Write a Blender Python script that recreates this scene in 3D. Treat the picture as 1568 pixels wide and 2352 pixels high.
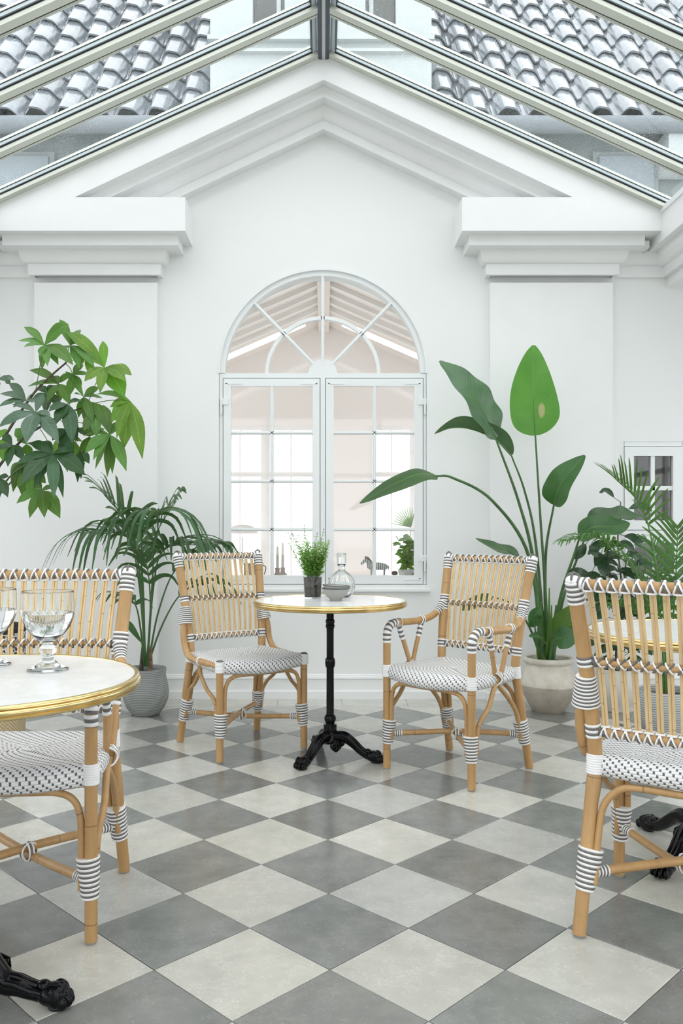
import bpy, math, random
from mathutils import Vector, Matrix
random.seed(7)
D = bpy.data
SC = bpy.context.scene
COL = SC.collection
for _o in list(D.objects):
    D.objects.remove(_o)
# ------------------------------------------------------------------ camera
F, U0, V0, CAMH = 1934.0, 743.0, 1211.0, 1.10          # focal length, vanishing point (pixels), eye height
cam_d = D.cameras.new('camera'); cam = D.objects.new('camera', cam_d); COL.objects.link(cam)
cam.location = (0, 0, CAMH); cam.rotation_euler = (math.pi/2, 0, 0)
cam_d.sensor_fit = 'VERTICAL'; cam_d.sensor_height = 36.0
cam_d.lens = F/2352*36.0
cam_d.shift_x = (784-U0)/2352; cam_d.shift_y = (V0-1176)/2352
cam_d.clip_start = 0.05; cam_d.clip_end = 200
SC.camera = cam
# ------------------------------------------------------------------ world, sun, exposure
w = D.worlds.new('overcast_sky'); SC.world = w; w.use_nodes = True
bg = w.node_tree.nodes['Background']
bg.inputs['Color'].default_value = (0.945, 0.965, 1.0, 1); bg.inputs['Strength'].default_value = 1.0
sun_d = D.lights.new('sun', 'SUN'); sun = D.objects.new('sun', sun_d); COL.objects.link(sun)
sun_d.energy = 0.2; sun_d.angle = math.radians(75); sun_d.color = (1.0, 0.985, 0.95)
sun.rotation_euler = (math.radians(28), math.radians(8), 0); sun.location = (0, -2, 9)
vs = SC.view_settings
vs.view_transform = 'Standard'; vs.look = 'None'; vs.gamma = 1.0; vs.use_curve_mapping = False
vs.exposure = 1.38
SC.cycles.transparent_max_bounces = 16
SC.cycles.max_bounces = 8; SC.cycles.diffuse_bounces = 4; SC.cycles.glossy_bounces = 4
SC.cycles.transmission_bounces = 8; SC.cycles.use_light_tree = False
SC.cycles.use_adaptive_sampling = True; SC.cycles.adaptive_threshold = 0.05
SC.cycles.sample_clamp_indirect = 6.0
# ------------------------------------------------------------------ helpers
V = Vector
def P(u, v, y):                                   # point of the place seen at pixel (u, v), y metres away
    return V(((u-U0)*y/F, y, CAMH-(v-V0)*y/F))
def props(o, label=None, cat=None, group=None, kind=None):
    if label: o['label'] = label
    if cat: o['category'] = cat
    if group: o['group'] = group
    if kind: o['kind'] = kind
    return o
def empty(name, loc=(0,0,0), rz=0.0, parent=None):
    o = D.objects.new(name, None); COL.objects.link(o); o.location = loc; o.rotation_euler = (0,0,rz)
    o.empty_display_size = 0.05
    if parent: o.parent = parent
    return o
class MB:
    def __init__(s): s.v=[]; s.f=[]; s.m=[]; s.uv=[]
    def add(s, vs, fs, mi=0, uvs=None):
        b=len(s.v); s.v.extend([tuple(x) for x in vs])
        for k,f in enumerate(fs):
            s.f.append([b+i for i in f]); s.m.append(mi)
            s.uv.append(uvs[k] if uvs else None)
        return s
    def box(s, lo, hi, mi=0):
        x0,y0,z0=lo; x1,y1,z1=hi
        s.add([(x0,y0,z0),(x1,y0,z0),(x1,y1,z0),(x0,y1,z0),(x0,y0,z1),(x1,y0,z1),(x1,y1,z1),(x0,y1,z1)],
              [(0,3,2,1),(4,5,6,7),(0,1,5,4),(1,2,6,5),(2,3,7,6),(3,0,4,7)],mi); return s
    def obox(s, c, ax, ay, az, mi=0):             # oriented box: centre and three half-axis vectors
        c=V(c); vs=[]
        for k in ((-1,-1,-1),(1,-1,-1),(1,1,-1),(-1,1,-1),(-1,-1,1),(1,-1,1),(1,1,1),(-1,1,1)):
            vs.append(c+V(ax)*k[0]+V(ay)*k[1]+V(az)*k[2])
        s.add(vs,[(0,3,2,1),(4,5,6,7),(0,1,5,4),(1,2,6,5),(2,3,7,6),(3,0,4,7)],mi); return s
    def prism_y(s, poly, y0, y1, mi=0):           # polygon in x,z extruded in y (convex or filled by fan of given tris)
        n=len(poly)
        vs=[(x,y0,z) for x,z in poly]+[(x,y1,z) for x,z in poly]
        s.add(vs,[tuple(range(n)),tuple(range(2*n-1,n-1,-1))]+[(i,i+n,(i+1)%n+n,(i+1)%n) for i in range(n)],mi); return s
    def tube(s, pts, r, n=10, mi=0, caps=True, closed=False, v0=0.0, flat=None):
        pts=[V(p) for p in pts]; m=len(pts)
        rr=[r]*m if not hasattr(r,'__len__') else r
        tang=[]
        for i in range(m):
            if closed: a=pts[(i-1)%m]; b=pts[(i+1)%m]
            else: a=pts[max(0,i-1)]; b=pts[min(m-1,i+1)]
            t=(b-a); tang.append(t.normalized() if t.length>1e-9 else V((0,0,1)))
        t0=tang[0]; ref=V((0,0,1)) if abs(t0.z)<0.9 else V((1,0,0))
        nrm=(ref-t0*ref.dot(t0)).normalized()
        b0=len(s.v); L=v0; Ls=[]
        for i in range(m):
            t=tang[i]
            nrm=(nrm-t*nrm.dot(t))
            nrm=nrm.normalized() if nrm.length>1e-6 else V((1,0,0))
            bn=t.cross(nrm)
            if i: L+=(pts[i]-pts[i-1]).length
            Ls.append(L)
            for k in range(n):
                a=2*math.pi*k/n
                s.v.append(tuple(pts[i]+(nrm*math.cos(a)+bn*math.sin(a))*rr[i]))
        rng=m if closed else m-1
        for i in range(rng):
            j=(i+1)%m
            for k in range(n):
                k2=(k+1)%n
                s.f.append([b0+i*n+k,b0+i*n+k2,b0+j*n+k2,b0+j*n+k]); s.m.append(mi)
                l2=Ls[j] if j>i else Ls[i]+0.01
                s.uv.append([(k/n,Ls[i]),((k+1)/n,Ls[i]),((k+1)/n,l2),(k/n,l2)])
        if caps and not closed:
            s.f.append([b0+k for k in range(n-1,-1,-1)]); s.m.append(mi); s.uv.append([(0.5,Ls[0])]*n)
            s.f.append([b0+(m-1)*n+k for k in range(n)]); s.m.append(mi); s.uv.append([(0.5,Ls[-1])]*n)
        return s
    def lathe(s, prof, c=(0,0,0), n=32, mi=0, flute=None, close=False, sx=1.0, sy=1.0):
        c=V(c); m=len(prof); b=len(s.v)
        for (r,z) in prof:
            for k in range(n):
                a=2*math.pi*k/n; q=r
                if flute: q=r*(1+flute(a,z))
                s.v.append((c.x+q*math.cos(a)*sx,c.y+q*math.sin(a)*sy,c.z+z))
        L=0
        for i in range(m-1 if not close else m):
            j=(i+1)%m
            dl=math.hypot(prof[j][0]-prof[i][0],prof[j][1]-prof[i][1])
            for k in range(n):
                k2=(k+1)%n
                s.f.append([b+i*n+k,b+i*n+k2,b+j*n+k2,b+j*n+k]); s.m.append(mi)
                s.uv.append([(k/n,L),((k+1)/n,L),((k+1)/n,L+dl),(k/n,L+dl)])
            L+=dl
        return s
    def ball(s, c, r, mi=0, n=12, m=8, rot=None):
        c=V(c); r=V(r) if hasattr(r,'__len__') else V((r,r,r)); b=len(s.v)
        M=rot if rot else Matrix.Identity(3)
        for i in range(m+1):
            p=math.pi*i/m
            for k in range(n):
                a=2*math.pi*k/n
                s.v.append(tuple(c+M@V((r.x*math.sin(p)*math.cos(a),r.y*math.sin(p)*math.sin(a),-r.z*math.cos(p)))))
        for i in range(m):
            for k in range(n):
                k2=(k+1)%n
                s.f.append([b+i*n+k,b+i*n+k2,b+(i+1)*n+k2,b+(i+1)*n+k]); s.m.append(mi); s.uv.append(None)
        return s
    def sweep(s, path, prof, mi=0, caps=True):    # plan polyline, profile (offset, z); outward = right of travel direction
        n=len(path); pts=[V((a,b)) for a,b in path]; m=len(prof)
        nor=[]
        for i in range(n-1):
            d=(pts[i+1]-pts[i]).normalized(); nor.append(V((d.y,-d.x)))
        b=len(s.v)
        for i in range(n):
            if i==0: mit=nor[0]
            elif i==n-1: mit=nor[-1]
            else:
                q=nor[i-1]+nor[i]; mit=q/ (1+nor[i-1].dot(nor[i]))
            for (o,z) in prof:
                p=pts[i]+mit*o; s.v.append((p.x,p.y,z))
        for i in range(n-1):
            for k in range(m-1):
                s.f.append([b+i*m+k,b+(i+1)*m+k,b+(i+1)*m+k+1,b+i*m+k+1]); s.m.append(mi); s.uv.append(None)
        if caps:
            s.f.append([b+k for k in range(m)]); s.m.append(mi); s.uv.append(None)
            s.f.append([b+(n-1)*m+k for k in range(m-1,-1,-1)]); s.m.append(mi); s.uv.append(None)
        return s
    def leaf(s, spine, width, nrm, shape, fold=0.15, wave=0.0, wf=5.0, seg=8, mi=0, cols=4, droop=0.0, asym=0.0):
        sp=spine if len(spine)>4 else catmull([V(p) for p in spine], max(2,seg//max(1,len(spine)-1)))
        m=len(sp); b=len(s.v); nrm=V(nrm).normalized(); ph=random.random()*6.28
        for i in range(m):
            t=i/(m-1); T=(sp[min(m-1,i+1)]-sp[max(0,i-1)]).normalized()
            S=T.cross(nrm); S=S.normalized() if S.length>1e-4 else V((1,0,0)); N=S.cross(T)
            wd=max(width*shape(t),0.0004)
            for k in range(cols+1):
                u=-1+2*k/cols
                q=sp[i]+S*(u*wd*(1+asym*u))+N*(fold*abs(u)*wd+wave*wd*u*u*math.sin(wf*6.28*t+ph+(1.3 if u>0 else 0))-droop*wd*u*u)
                s.v.append(tuple(q))
        c1=cols+1
        for i in range(m-1):
            for k in range(cols):
                s.f.append([b+i*c1+k,b+i*c1+k+1,b+(i+1)*c1+k+1,b+(i+1)*c1+k]); s.m.append(mi)
                ua,ub=-1+2*k/cols,-1+2*(k+1)/cols; va,vb=i/(m-1),(i+1)/(m-1)
                s.uv.append([(ua,va),(ub,va),(ub,vb),(ua,vb)])
        return s
    def build(s, name, mats, parent=None, smooth=True, sharp=38, loc=None):
        me=D.meshes.new(name); me.from_pydata(s.v,[],s.f)
        if not isinstance(mats,(list,tuple)): mats=[mats]
        for x in mats: me.materials.append(MT[x])
        me.polygons.foreach_set('material_index',s.m)
        if any(u is not None for u in s.uv):
            l=me.uv_layers.new(name='UVMap'); flat=[]
            for f,u in zip(s.f,s.uv):
                if u is None: u=[(0,0)]*len(f)
                for q in u: flat.extend(q)
            l.data.foreach_set('uv',flat)
        me.polygons.foreach_set('use_smooth',[smooth]*len(s.f))
        me.update()
        if smooth and sharp: me.set_sharp_from_angle(angle=math.radians(sharp))
        o=D.objects.new(name,me); COL.objects.link(o)
        if parent: o.parent=parent
        if loc is not None: o.location=loc
        return o
def catmull(pts, sub=6):
    pts=[V(p) for p in pts]
    if len(pts)<3: return [pts[0].lerp(pts[-1],i/sub) for i in range(sub+1)]
    out=[]
    for i in range(len(pts)-1):
        p0=pts[max(0,i-1)]; p1=pts[i]; p2=pts[i+1]; p3=pts[min(len(pts)-1,i+2)]
        if i==0: p0=p1*2-p2
        if i==len(pts)-2: p3=p2*2-p1
        for k in range(sub):
            t=k/sub
            out.append(0.5*((2*p1)+(p2-p0)*t+(2*p0-5*p1+4*p2-p3)*t*t+(3*p1-p0-3*p2+p3)*t**3))
    out.append(pts[-1]); return out
def copy_tree(o, parent=None):
    c=o.copy(); COL.objects.link(c); c.parent=parent
    for ch in list(o.children): copy_tree(ch,c)
    return c
# ------------------------------------------------------------------ materials
MT={}
class NT:
    def __init__(s,name):
        m=D.materials.new(name); m.use_nodes=True; s.mat=m; s.t=m.node_tree; s.n=s.t.nodes; s.l=s.t.links
        s.n.clear(); s.out=s.n.new('ShaderNodeOutputMaterial'); MT[name]=m
    def new(s,kind,**kw):
        n=s.n.new(kind)
        for k,v in kw.items(): setattr(n,k,v)
        return n
    def link(s,a,b): s.l.new(a,b)
    def val(s,sock,v):
        if hasattr(v,'is_output') or hasattr(v,'links'): s.link(v,sock)
        else: sock.default_value=v
    def math(s,op,a,b=None,c=None):
        n=s.new('ShaderNodeMath',operation=op); s.val(n.inputs[0],a)
        if b is not None: s.val(n.inputs[1],b)
        if c is not None: s.val(n.inputs[2],c)
        return n.outputs[0]
    def noise(s,vec,scale,detail=3,rough=0.5):
        n=s.new('ShaderNodeTexNoise'); n.inputs['Scale'].default_value=scale; n.inputs['Detail'].default_value=detail
        n.inputs['Roughness'].default_value=rough
        if vec: s.link(vec,n.inputs['Vector'])
        return n.outputs['Fac']
    def ramp(s,fac,stops):
        n=s.new('ShaderNodeValToRGB'); e=n.color_ramp.elements
        while len(e)<len(stops): e.new(0.5)
        for x,(p,c) in zip(e,stops): x.position=p; x.color=(*c,1) if len(c)==3 else c
        s.link(fac,n.inputs['Fac']); return n.outputs['Color']
    def mix(s,fac,a,b,blend='MIX'):
        n=s.new('ShaderNodeMix',data_type='RGBA',blend_type=blend)
        s.val(n.inputs[0],fac)
        for sock,v in ((n.inputs[6],a),(n.inputs[7],b)):
            if isinstance(v,tuple): sock.default_value=(*v,1) if len(v)==3 else v
            else: s.link(v,sock)
        return n.outputs[2]
    def bump(s,h,strength=0.3,dist=0.01):
        n=s.new('ShaderNodeBump'); n.inputs['Strength'].default_value=strength; n.inputs['Distance'].default_value=dist
        s.link(h,n.inputs['Height']); return n.outputs['Normal']
    def coord(s,which='Object'):
        return s.new('ShaderNodeTexCoord').outputs[which]
    def rand(s): return s.new('ShaderNodeObjectInfo').outputs['Random']
    def pbsdf(s,color,rough=0.5,metal=0.0,normal=None,**kw):
        n=s.new('ShaderNodeBsdfPrincipled')
        if isinstance(color,tuple): n.inputs['Base Color'].default_value=(*color,1)
        else: s.link(color,n.inputs['Base Color'])
        s.val(n.inputs['Roughness'],rough); n.inputs['Metallic'].default_value=metal
        if normal: s.link(normal,n.inputs['Normal'])
        for k,v in kw.items(): n.inputs[k].default_value=v
        return n.outputs['BSDF']
    def finish(s,sh): s.link(sh,s.out.inputs['Surface']); return s.mat
def plain(name,col,rough=0.5,metal=0.0,var=0.05,scale=6.0,bump=0.0,bscale=60.0,**kw):
    t=NT(name); co=t.coord(); nz=t.noise(co,scale,4)
    c=t.ramp(nz,[(0.3,tuple(x*(1-var) for x in col)),(0.7,tuple(min(1,x*(1+var)) for x in col))])
    nr=t.bump(t.noise(co,bscale,3),bump,0.004) if bump else None
    t.finish(t.pbsdf(c,rough,metal,nr,**kw))
plain('plaster',(0.83,0.845,0.835),0.55,var=0.012,scale=1.5,bump=0.12,bscale=25)
plain('trim_paint',(0.84,0.85,0.845),0.45,var=0.01,bump=0.05,bscale=20)
plain('window_paint',(0.82,0.845,0.845),0.32,var=0.01)
plain('joint_shade',(0.10,0.11,0.11),0.7)  # dark colour for the shade in the casement gaps
plain('alu_cream',(0.63,0.65,0.58),0.35,metal=0.25,var=0.03,scale=3)
plain('alu_light',(0.50,0.57,0.59),0.3,metal=0.2,var=0.02)
plain('gasket',(0.012,0.016,0.02),0.45)
plain('ridge_dark',(0.07,0.085,0.11),0.35,metal=0.4)
plain('ridge_light',(0.55,0.56,0.55),0.35,metal=0.3)
plain('paving',(0.52,0.52,0.50),0.85,var=0.1)
plain('facade',(0.30,0.335,0.335),0.85,var=0.03,scale=2,bump=0.2)
plain('facade_white',(0.52,0.56,0.56),0.8,var=0.03,scale=2)
plain('gutter_zinc',(0.22,0.25,0.27),0.6,metal=0.1)
plain('facade_pane',(0.32,0.37,0.40),0.5)
plain('facade_grey',(0.34,0.37,0.37),0.8)
plain('peach',(0.92,0.845,0.795),0.7,var=0.02,scale=1)
plain('peach_lit',(0.96,0.895,0.86),0.7,var=0.01,scale=1)  # paler copy of peach, its brightness stands in for light on the far wall
plain('peach_light',(0.94,0.91,0.885),0.6,var=0.02)
plain('grout',(0.22,0.215,0.195),0.8,var=0.1,scale=30)
plain('wrap_white',(0.86,0.86,0.85),0.38,var=0.02,scale=40)
plain('wrap_grey',(0.155,0.145,0.135),0.42,var=0.08,scale=40)
plain('glide',(0.30,0.30,0.29),0.5)
plain('iron_black',(0.0035,0.0036,0.0042),0.11,var=0.2,bump=0.10,bscale=30,**{'Specular IOR Level':0.2})
plain('table_under',(0.05,0.045,0.04),0.6)
plain('soil',(0.035,0.027,0.02),0.95,var=0.5,scale=80,bump=0.8,bscale=120)
plain('pot_white',(0.78,0.77,0.74),0.4,var=0.03)
plain('bowl_grey',(0.34,0.335,0.31),0.5,var=0.08,scale=20)
plain('bowl_gap_shade',(0.07,0.07,0.068),0.6)  # painted shade of the gap between the stacked bowls
plain('candle',(0.85,0.80,0.68),0.45,**{'Subsurface Weight':0.2})
plain('candle_grey',(0.62,0.60,0.55),0.6)
plain('stand_wood',(0.45,0.36,0.31),0.6)
plain('box_card',(0.50,0.36,0.30),0.7)
plain('stone_brown',(0.16,0.11,0.08),0.8,var=0.3,scale=20)
plain('lamp_shade',(0.85,0.78,0.74),0.6)
plain('chrome',(0.7,0.7,0.7),0.15,metal=1.0)
plain('sill_white',(0.85,0.85,0.84),0.35)
plain('basket_black',(0.02,0.02,0.022),0.7)
plain('room_dark',(0.16,0.155,0.15),0.8)  # dark colour stands in for unlit interiors behind the small panes
plain('bark',(0.10,0.085,0.055),0.85,var=0.4,scale=40,bump=0.5,bscale=60)
plain('fibre',(0.22,0.15,0.09),0.9,var=0.4,scale=60,bump=0.8,bscale=90)
plain('stem_green',(0.09,0.20,0.045),0.4,var=0.25,scale=8)
plain('stem_dark',(0.055,0.13,0.035),0.4,var=0.3,scale=8)
plain('zebra_black',(0.03,0.03,0.03),0.6)
plain('flower_mauve',(0.22,0.20,0.25),0.7)
plain('brass',(0.74,0.575,0.275),0.19,metal=1.0,var=0.08,scale=9)
def stone(name,ca,cb,rough):
    t=NT(name); co=t.new('ShaderNodeVectorMath',operation='ADD'); t.link(t.coord(),co.inputs[0])
    r=t.rand(); cx=t.new('ShaderNodeCombineXYZ')
    t.link(t.math('MULTIPLY',r,37.0),cx.inputs[0]); t.link(t.math('MULTIPLY',r,91.0),cx.inputs[1]); t.link(cx.outputs[0],co.inputs[1])
    v=co.outputs[0]
    cloud=t.noise(v,9,6,0.62); c=t.ramp(cloud,[(0.28,ca),(0.72,cb)])
    fine=t.noise(v,70,5,0.7); c=t.mix(t.math('MULTIPLY',fine,0.28),c,tuple(x*0.72 for x in ca))
    # fossil flecks and hairline scratches
    vo=t.new('ShaderNodeTexVoronoi'); vo.inputs['Scale'].default_value=42; t.link(v,vo.inputs['Vector'])
    fl=t.math('LESS_THAN',vo.outputs['Distance'],0.085); c=t.mix(t.math('MULTIPLY',fl,0.30),c,tuple(min(1,x*1.9) for x in cb))
    n2=t.noise(v,5,6,0.75); vein=t.math('LESS_THAN',t.math('ABSOLUTE',t.math('SUBTRACT',n2,0.52)),0.006)
    c=t.mix(t.math('MULTIPLY',vein,0.16),c,tuple(min(1,x*1.7) for x in cb))
    tone=t.math('MULTIPLY_ADD',r,0.30,0.86); hs=t.new('ShaderNodeHueSaturation'); t.link(tone,hs.inputs['Value']); t.link(c,hs.inputs['Color'])
    warm=t.mix(t.math('MULTIPLY',t.math('FRACT',t.math('MULTIPLY',r,7.3)),0.5),hs.outputs['Color'],(1.06,1.0,0.90),'MULTIPLY')
    rg=t.math('MULTIPLY_ADD',t.noise(v,14,4),0.16,rough-0.08)
    t.finish(t.pbsdf(warm,rg,0.0,t.bump(t.noise(v,30,5,0.6),0.05,0.004),**{'Specular IOR Level':0.55}))
stone('stone_light',(0.46,0.46,0.428),(0.59,0.588,0.55),0.19)
stone('stone_dark',(0.165,0.172,0.166),(0.265,0.27,0.26),0.18)
def rattan(name,ca,cb,band,period):
    t=NT(name); uv=t.coord('UV'); sp=t.new('ShaderNodeSeparateXYZ'); t.link(uv,sp.inputs[0])
    ob=t.coord(); mp=t.new('ShaderNodeMapping'); mp.inputs['Scale'].default_value=(1,1,0.12); t.link(ob,mp.inputs['Vector'])
    nz=t.noise(mp.outputs[0],28,4,0.6); c=t.ramp(nz,[(0.25,ca),(0.75,cb)])
    big=t.noise(ob,7,4,0.6); c=t.mix(t.math('MULTIPLY',t.math('SUBTRACT',big,0.25),0.75),c,tuple(x*0.62 for x in ca))
    v=t.math('ADD',sp.outputs[1],t.math('MULTIPLY',t.rand(),3.0))
    v=t.math('ADD',v,t.math('MULTIPLY',t.noise(ob,40,2),0.006))
    fr=t.math('FRACT',t.math('DIVIDE',v,period)); d=t.math('ABSOLUTE',t.math('SUBTRACT',fr,0.5))
    ring=t.math('LESS_THAN',d,band/period); c=t.mix(t.math('MULTIPLY',ring,0.6),c,tuple(x*0.35 for x in ca))
    spk=t.math('GREATER_THAN',t.noise(ob,130,3,0.6),0.69); c=t.mix(t.math('MULTIPLY',spk,0.4),c,tuple(x*0.4 for x in ca))
    t.finish(t.pbsdf(c,0.36,0.0,t.bump(t.math('ADD',nz,t.math('MULTIPLY',ring,-1.0)),0.12,0.003)))
rattan('rattan',(0.43,0.245,0.095),(0.60,0.375,0.165),0.0018,0.26)
rattan('cane',(0.70,0.49,0.235),(0.83,0.63,0.36),0.0012,0.19)
def weave():
    t=NT('weave'); uv=t.coord('UV'); sp=t.new('ShaderNodeSeparateXYZ'); t.link(uv,sp.inputs[0])
    row=t.math('DIVIDE',sp.outputs[1],0.0078); ri=t.math('FLOOR',row); rf=t.math('FRACT',row)
    uu=t.math('ADD',t.math('DIVIDE',sp.outputs[0],0.0245),t.math('MULTIPLY',ri,0.36)); uf=t.math('FRACT',uu)
    dot=t.math('LESS_THAN',uf,0.24); mid=t.math('LESS_THAN',t.math('ABSOLUTE',t.math('SUBTRACT',rf,0.5)),0.42)
    dot=t.math('MULTIPLY',dot,mid)
    gap=t.math('GREATER_THAN',t.math('ABSOLUTE',t.math('SUBTRACT',rf,0.5)),0.44)
    c=t.mix(dot,(0.86,0.86,0.86),(0.115,0.11,0.105)); c=t.mix(t.math('MULTIPLY',gap,0.30),c,(0.25,0.25,0.25))
    arch=t.math('SUBTRACT',1.0,t.math('POWER',t.math('ABSOLUTE',t.math('MULTIPLY_ADD',rf,2.0,-1.0)),3.0))
    arch2=t.math('SUBTRACT',arch,t.math('MULTIPLY',dot,0.7))
    t.finish(t.pbsdf(c,0.4,0.0,t.bump(arch2,0.6,0.0022)))
weave()
def marble():
    t=NT('marble'); co=t.coord(); n=t.noise(co,5,8,0.62)
    v=t.math('ABSOLUTE',t.math('SUBTRACT',n,0.5)); c=t.ramp(v,[(0.0,(0.79,0.795,0.795)),(0.06,(0.85,0.852,0.852)),(0.3,(0.87,0.87,0.87))])
    t.finish(t.pbsdf(c,0.22))
marble()
def pane(name,tint,refl=1.0,drops=False):
    t=NT(name); tr=t.new('ShaderNodeBsdfTransparent'); tr.inputs['Color'].default_value=(*tint,1)
    gl=t.new('ShaderNodeBsdfGlossy'); gl.inputs['Roughness'].default_value=0.03
    ge=t.new('ShaderNodeNewGeometry'); dp=t.new('ShaderNodeVectorMath',operation='DOT_PRODUCT'); t.link(ge.outputs['Normal'],dp.inputs[0]); t.link(ge.outputs['Incoming'],dp.inputs[1])
    fr=t.math('MULTIPLY_ADD',t.math('POWER',t.math('SUBTRACT',1.0,t.math('ABSOLUTE',dp.outputs['Value'])),5.0),0.96,0.04)
    mx=t.new('ShaderNodeMixShader'); t.link(t.math('MULTIPLY',fr,refl),mx.inputs[0]); t.link(tr.outputs[0],mx.inputs[1]); t.link(gl.outputs[0],mx.inputs[2])
    sh=mx.outputs[0]
    if drops:
        co=t.coord(); vo=t.new('ShaderNodeTexVoronoi'); vo.inputs['Scale'].default_value=150; t.link(co,vo.inputs['Vector'])
        thr=t.math('MULTIPLY',t.noise(co,5,1),0.42); d=t.math('LESS_THAN',vo.outputs['Distance'],thr)
        tl=t.new('ShaderNodeBsdfTranslucent'); tl.inputs['Color'].default_value=(0.85,0.92,0.95,1)
        m2=t.new('ShaderNodeMixShader'); t.link(t.math('MULTIPLY',d,0.30),m2.inputs[0]); t.link(sh,m2.inputs[1]); t.link(tl.outputs[0],m2.inputs[2]); sh=m2.outputs[0]
    t.finish(sh)
pane('window_glass',(0.97,0.985,0.98)); pane('roof_glass',(0.89,0.91,0.905)); pane('roof_glass_wet',(0.985,0.99,0.99),1.0,True); pane('smoked_glass',(0.80,0.80,0.79),1.5)
def clear(name,ior,tint=(1,1,1)):
    t=NT(name); g=t.new('ShaderNodeBsdfGlass'); g.inputs['IOR'].default_value=ior; g.inputs['Roughness'].default_value=0.0
    g.inputs['Color'].default_value=(*tint,1); t.finish(g.outputs[0])
clear('glass',1.46,(0.985,0.995,0.99)); clear('water',1.33)
def leafmat(name,ca,cb,vein=0.25,vf=26.0,rough=0.38,trans=0.28,under=None,patch=None):
    t=NT(name); uv=t.coord('UV'); sp=t.new('ShaderNodeSeparateXYZ'); t.link(uv,sp.inputs[0])
    au=t.math('ABSOLUTE',sp.outputs[0]); ob=t.coord()
    ph=t.math('SUBTRACT',sp.outputs[1],t.math('MULTIPLY',au,0.16))
    wv=t.math('SINE',t.math('MULTIPLY',ph,vf*6.283)); wv=t.math('MULTIPLY_ADD',wv,0.5,0.5)
    nz=t.noise(ob,9,4); c=t.ramp(nz,[(0.3,ca),(0.7,cb)])
    r=t.rand(); hs=t.new('ShaderNodeHueSaturation'); t.link(t.math('MULTIPLY_ADD',r,0.45,0.78),hs.inputs['Value']); t.link(t.math('MULTIPLY_ADD',r,0.03,0.485),hs.inputs['Hue']); t.link(c,hs.inputs['Color'])
    c=t.mix(t.math('MULTIPLY',wv,vein*0.5),hs.outputs['Color'],tuple(x*0.55 for x in ca))
    rib=t.math('LESS_THAN',au,0.035); c=t.mix(t.math('MULTIPLY',rib,0.45),c,tuple(min(1,x*2.0+0.02) for x in cb))
    if patch:
        dx=t.math('DIVIDE',t.math('SUBTRACT',sp.outputs[0],patch[0]),patch[2]); dy=t.math('DIVIDE',t.math('SUBTRACT',sp.outputs[1],patch[1]),patch[3])
        dd=t.math('ADD',t.math('MULTIPLY',dx,dx),t.math('MULTIPLY',dy,dy)); dd=t.math('ADD',dd,t.math('MULTIPLY',t.math('SUBTRACT',t.noise(ob,22,4),0.5),1.6))
        sm=t.new('ShaderNodeClamp'); t.link(t.math('MULTIPLY',t.math('SUBTRACT',1.2,dd),1.3),sm.inputs['Value']); c=t.mix(t.math('MULTIPLY',sm.outputs[0],0.75),c,(0.55,0.45,0.27))
    b=t.pbsdf(c,rough,0.0,t.bump(wv,0.12,0.004),**{'Specular IOR Level':0.45})
    tl=t.new('ShaderNodeBsdfTranslucent'); t.link(t.mix(0.35,c,(0.30,0.55,0.06)),tl.inputs['Color'])
    mx=t.new('ShaderNodeMixShader'); mx.inputs[0].default_value=trans; t.link(b,mx.inputs[1]); t.link(tl.outputs[0],mx.inputs[2]); t.finish(mx.outputs[0])
leafmat('leaf_bright',(0.115,0.27,0.028),(0.20,0.40,0.045),0.3,9,0.38,0.38)  # yellow-green of the sunlit money tree leaves is put into the colour
leafmat('leaf_mid',(0.075,0.185,0.03),(0.125,0.27,0.05),0.3,9,0.36,0.3)
leafmat('leaf_dark',(0.028,0.085,0.032),(0.05,0.125,0.05),0.35,9,0.3,0.15)
leafmat('leaf_grey',(0.07,0.13,0.085),(0.11,0.18,0.12),0.35,9,0.28,0.2)
leafmat('palm_leaf',(0.035,0.095,0.04),(0.065,0.145,0.06),0.1,3,0.36,0.22)
leafmat('areca_leaf',(0.04,0.13,0.025),(0.075,0.20,0.04),0.1,3,0.36,0.28)
leafmat('paddle_dark',(0.028,0.10,0.025),(0.05,0.155,0.04),0.5,30,0.3,0.15)
leafmat('paddle_grey',(0.065,0.135,0.07),(0.095,0.18,0.085),0.55,26,0.28,0.15)
leafmat('paddle_bright',(0.08,0.235,0.035),(0.115,0.29,0.045),0.5,34,0.33,0.35,patch=(0.30,0.36,0.13,0.11))
leafmat('ficus_leaf',(0.022,0.06,0.028),(0.04,0.095,0.045),0.3,8,0.3,0.12)
leafmat('herb_leaf',(0.20,0.40,0.07),(0.34,0.56,0.14),0.1,4,0.45,0.4)
def pot_ribbed(name,ca,cb,scale,bs):
    t=NT(name); co=t.coord(); sp=t.new('ShaderNodeSeparateXYZ'); t.link(co,sp.inputs[0])
    z=t.math('ADD',sp.outputs[2],t.math('MULTIPLY',t.noise(co,6,3),0.004)); wv=t.math('MULTIPLY_ADD',t.math('SINE',t.math('MULTIPLY',z,scale)),0.5,0.5)
    c=t.mix(wv,ca,cb); n=t.noise(co,18,5); c=t.mix(t.math('MULTIPLY',n,0.3),c,tuple(x*0.8 for x in ca))
    t.finish(t.pbsdf(c,0.6,0.0,t.bump(wv,bs,0.003)))
pot_ribbed('pot_ribbed',(0.25,0.27,0.265),(0.42,0.44,0.425),620,0.6)
pot_ribbed('pot_striped',(0.30,0.33,0.33),(0.62,0.65,0.64),520,0.5)
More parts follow.
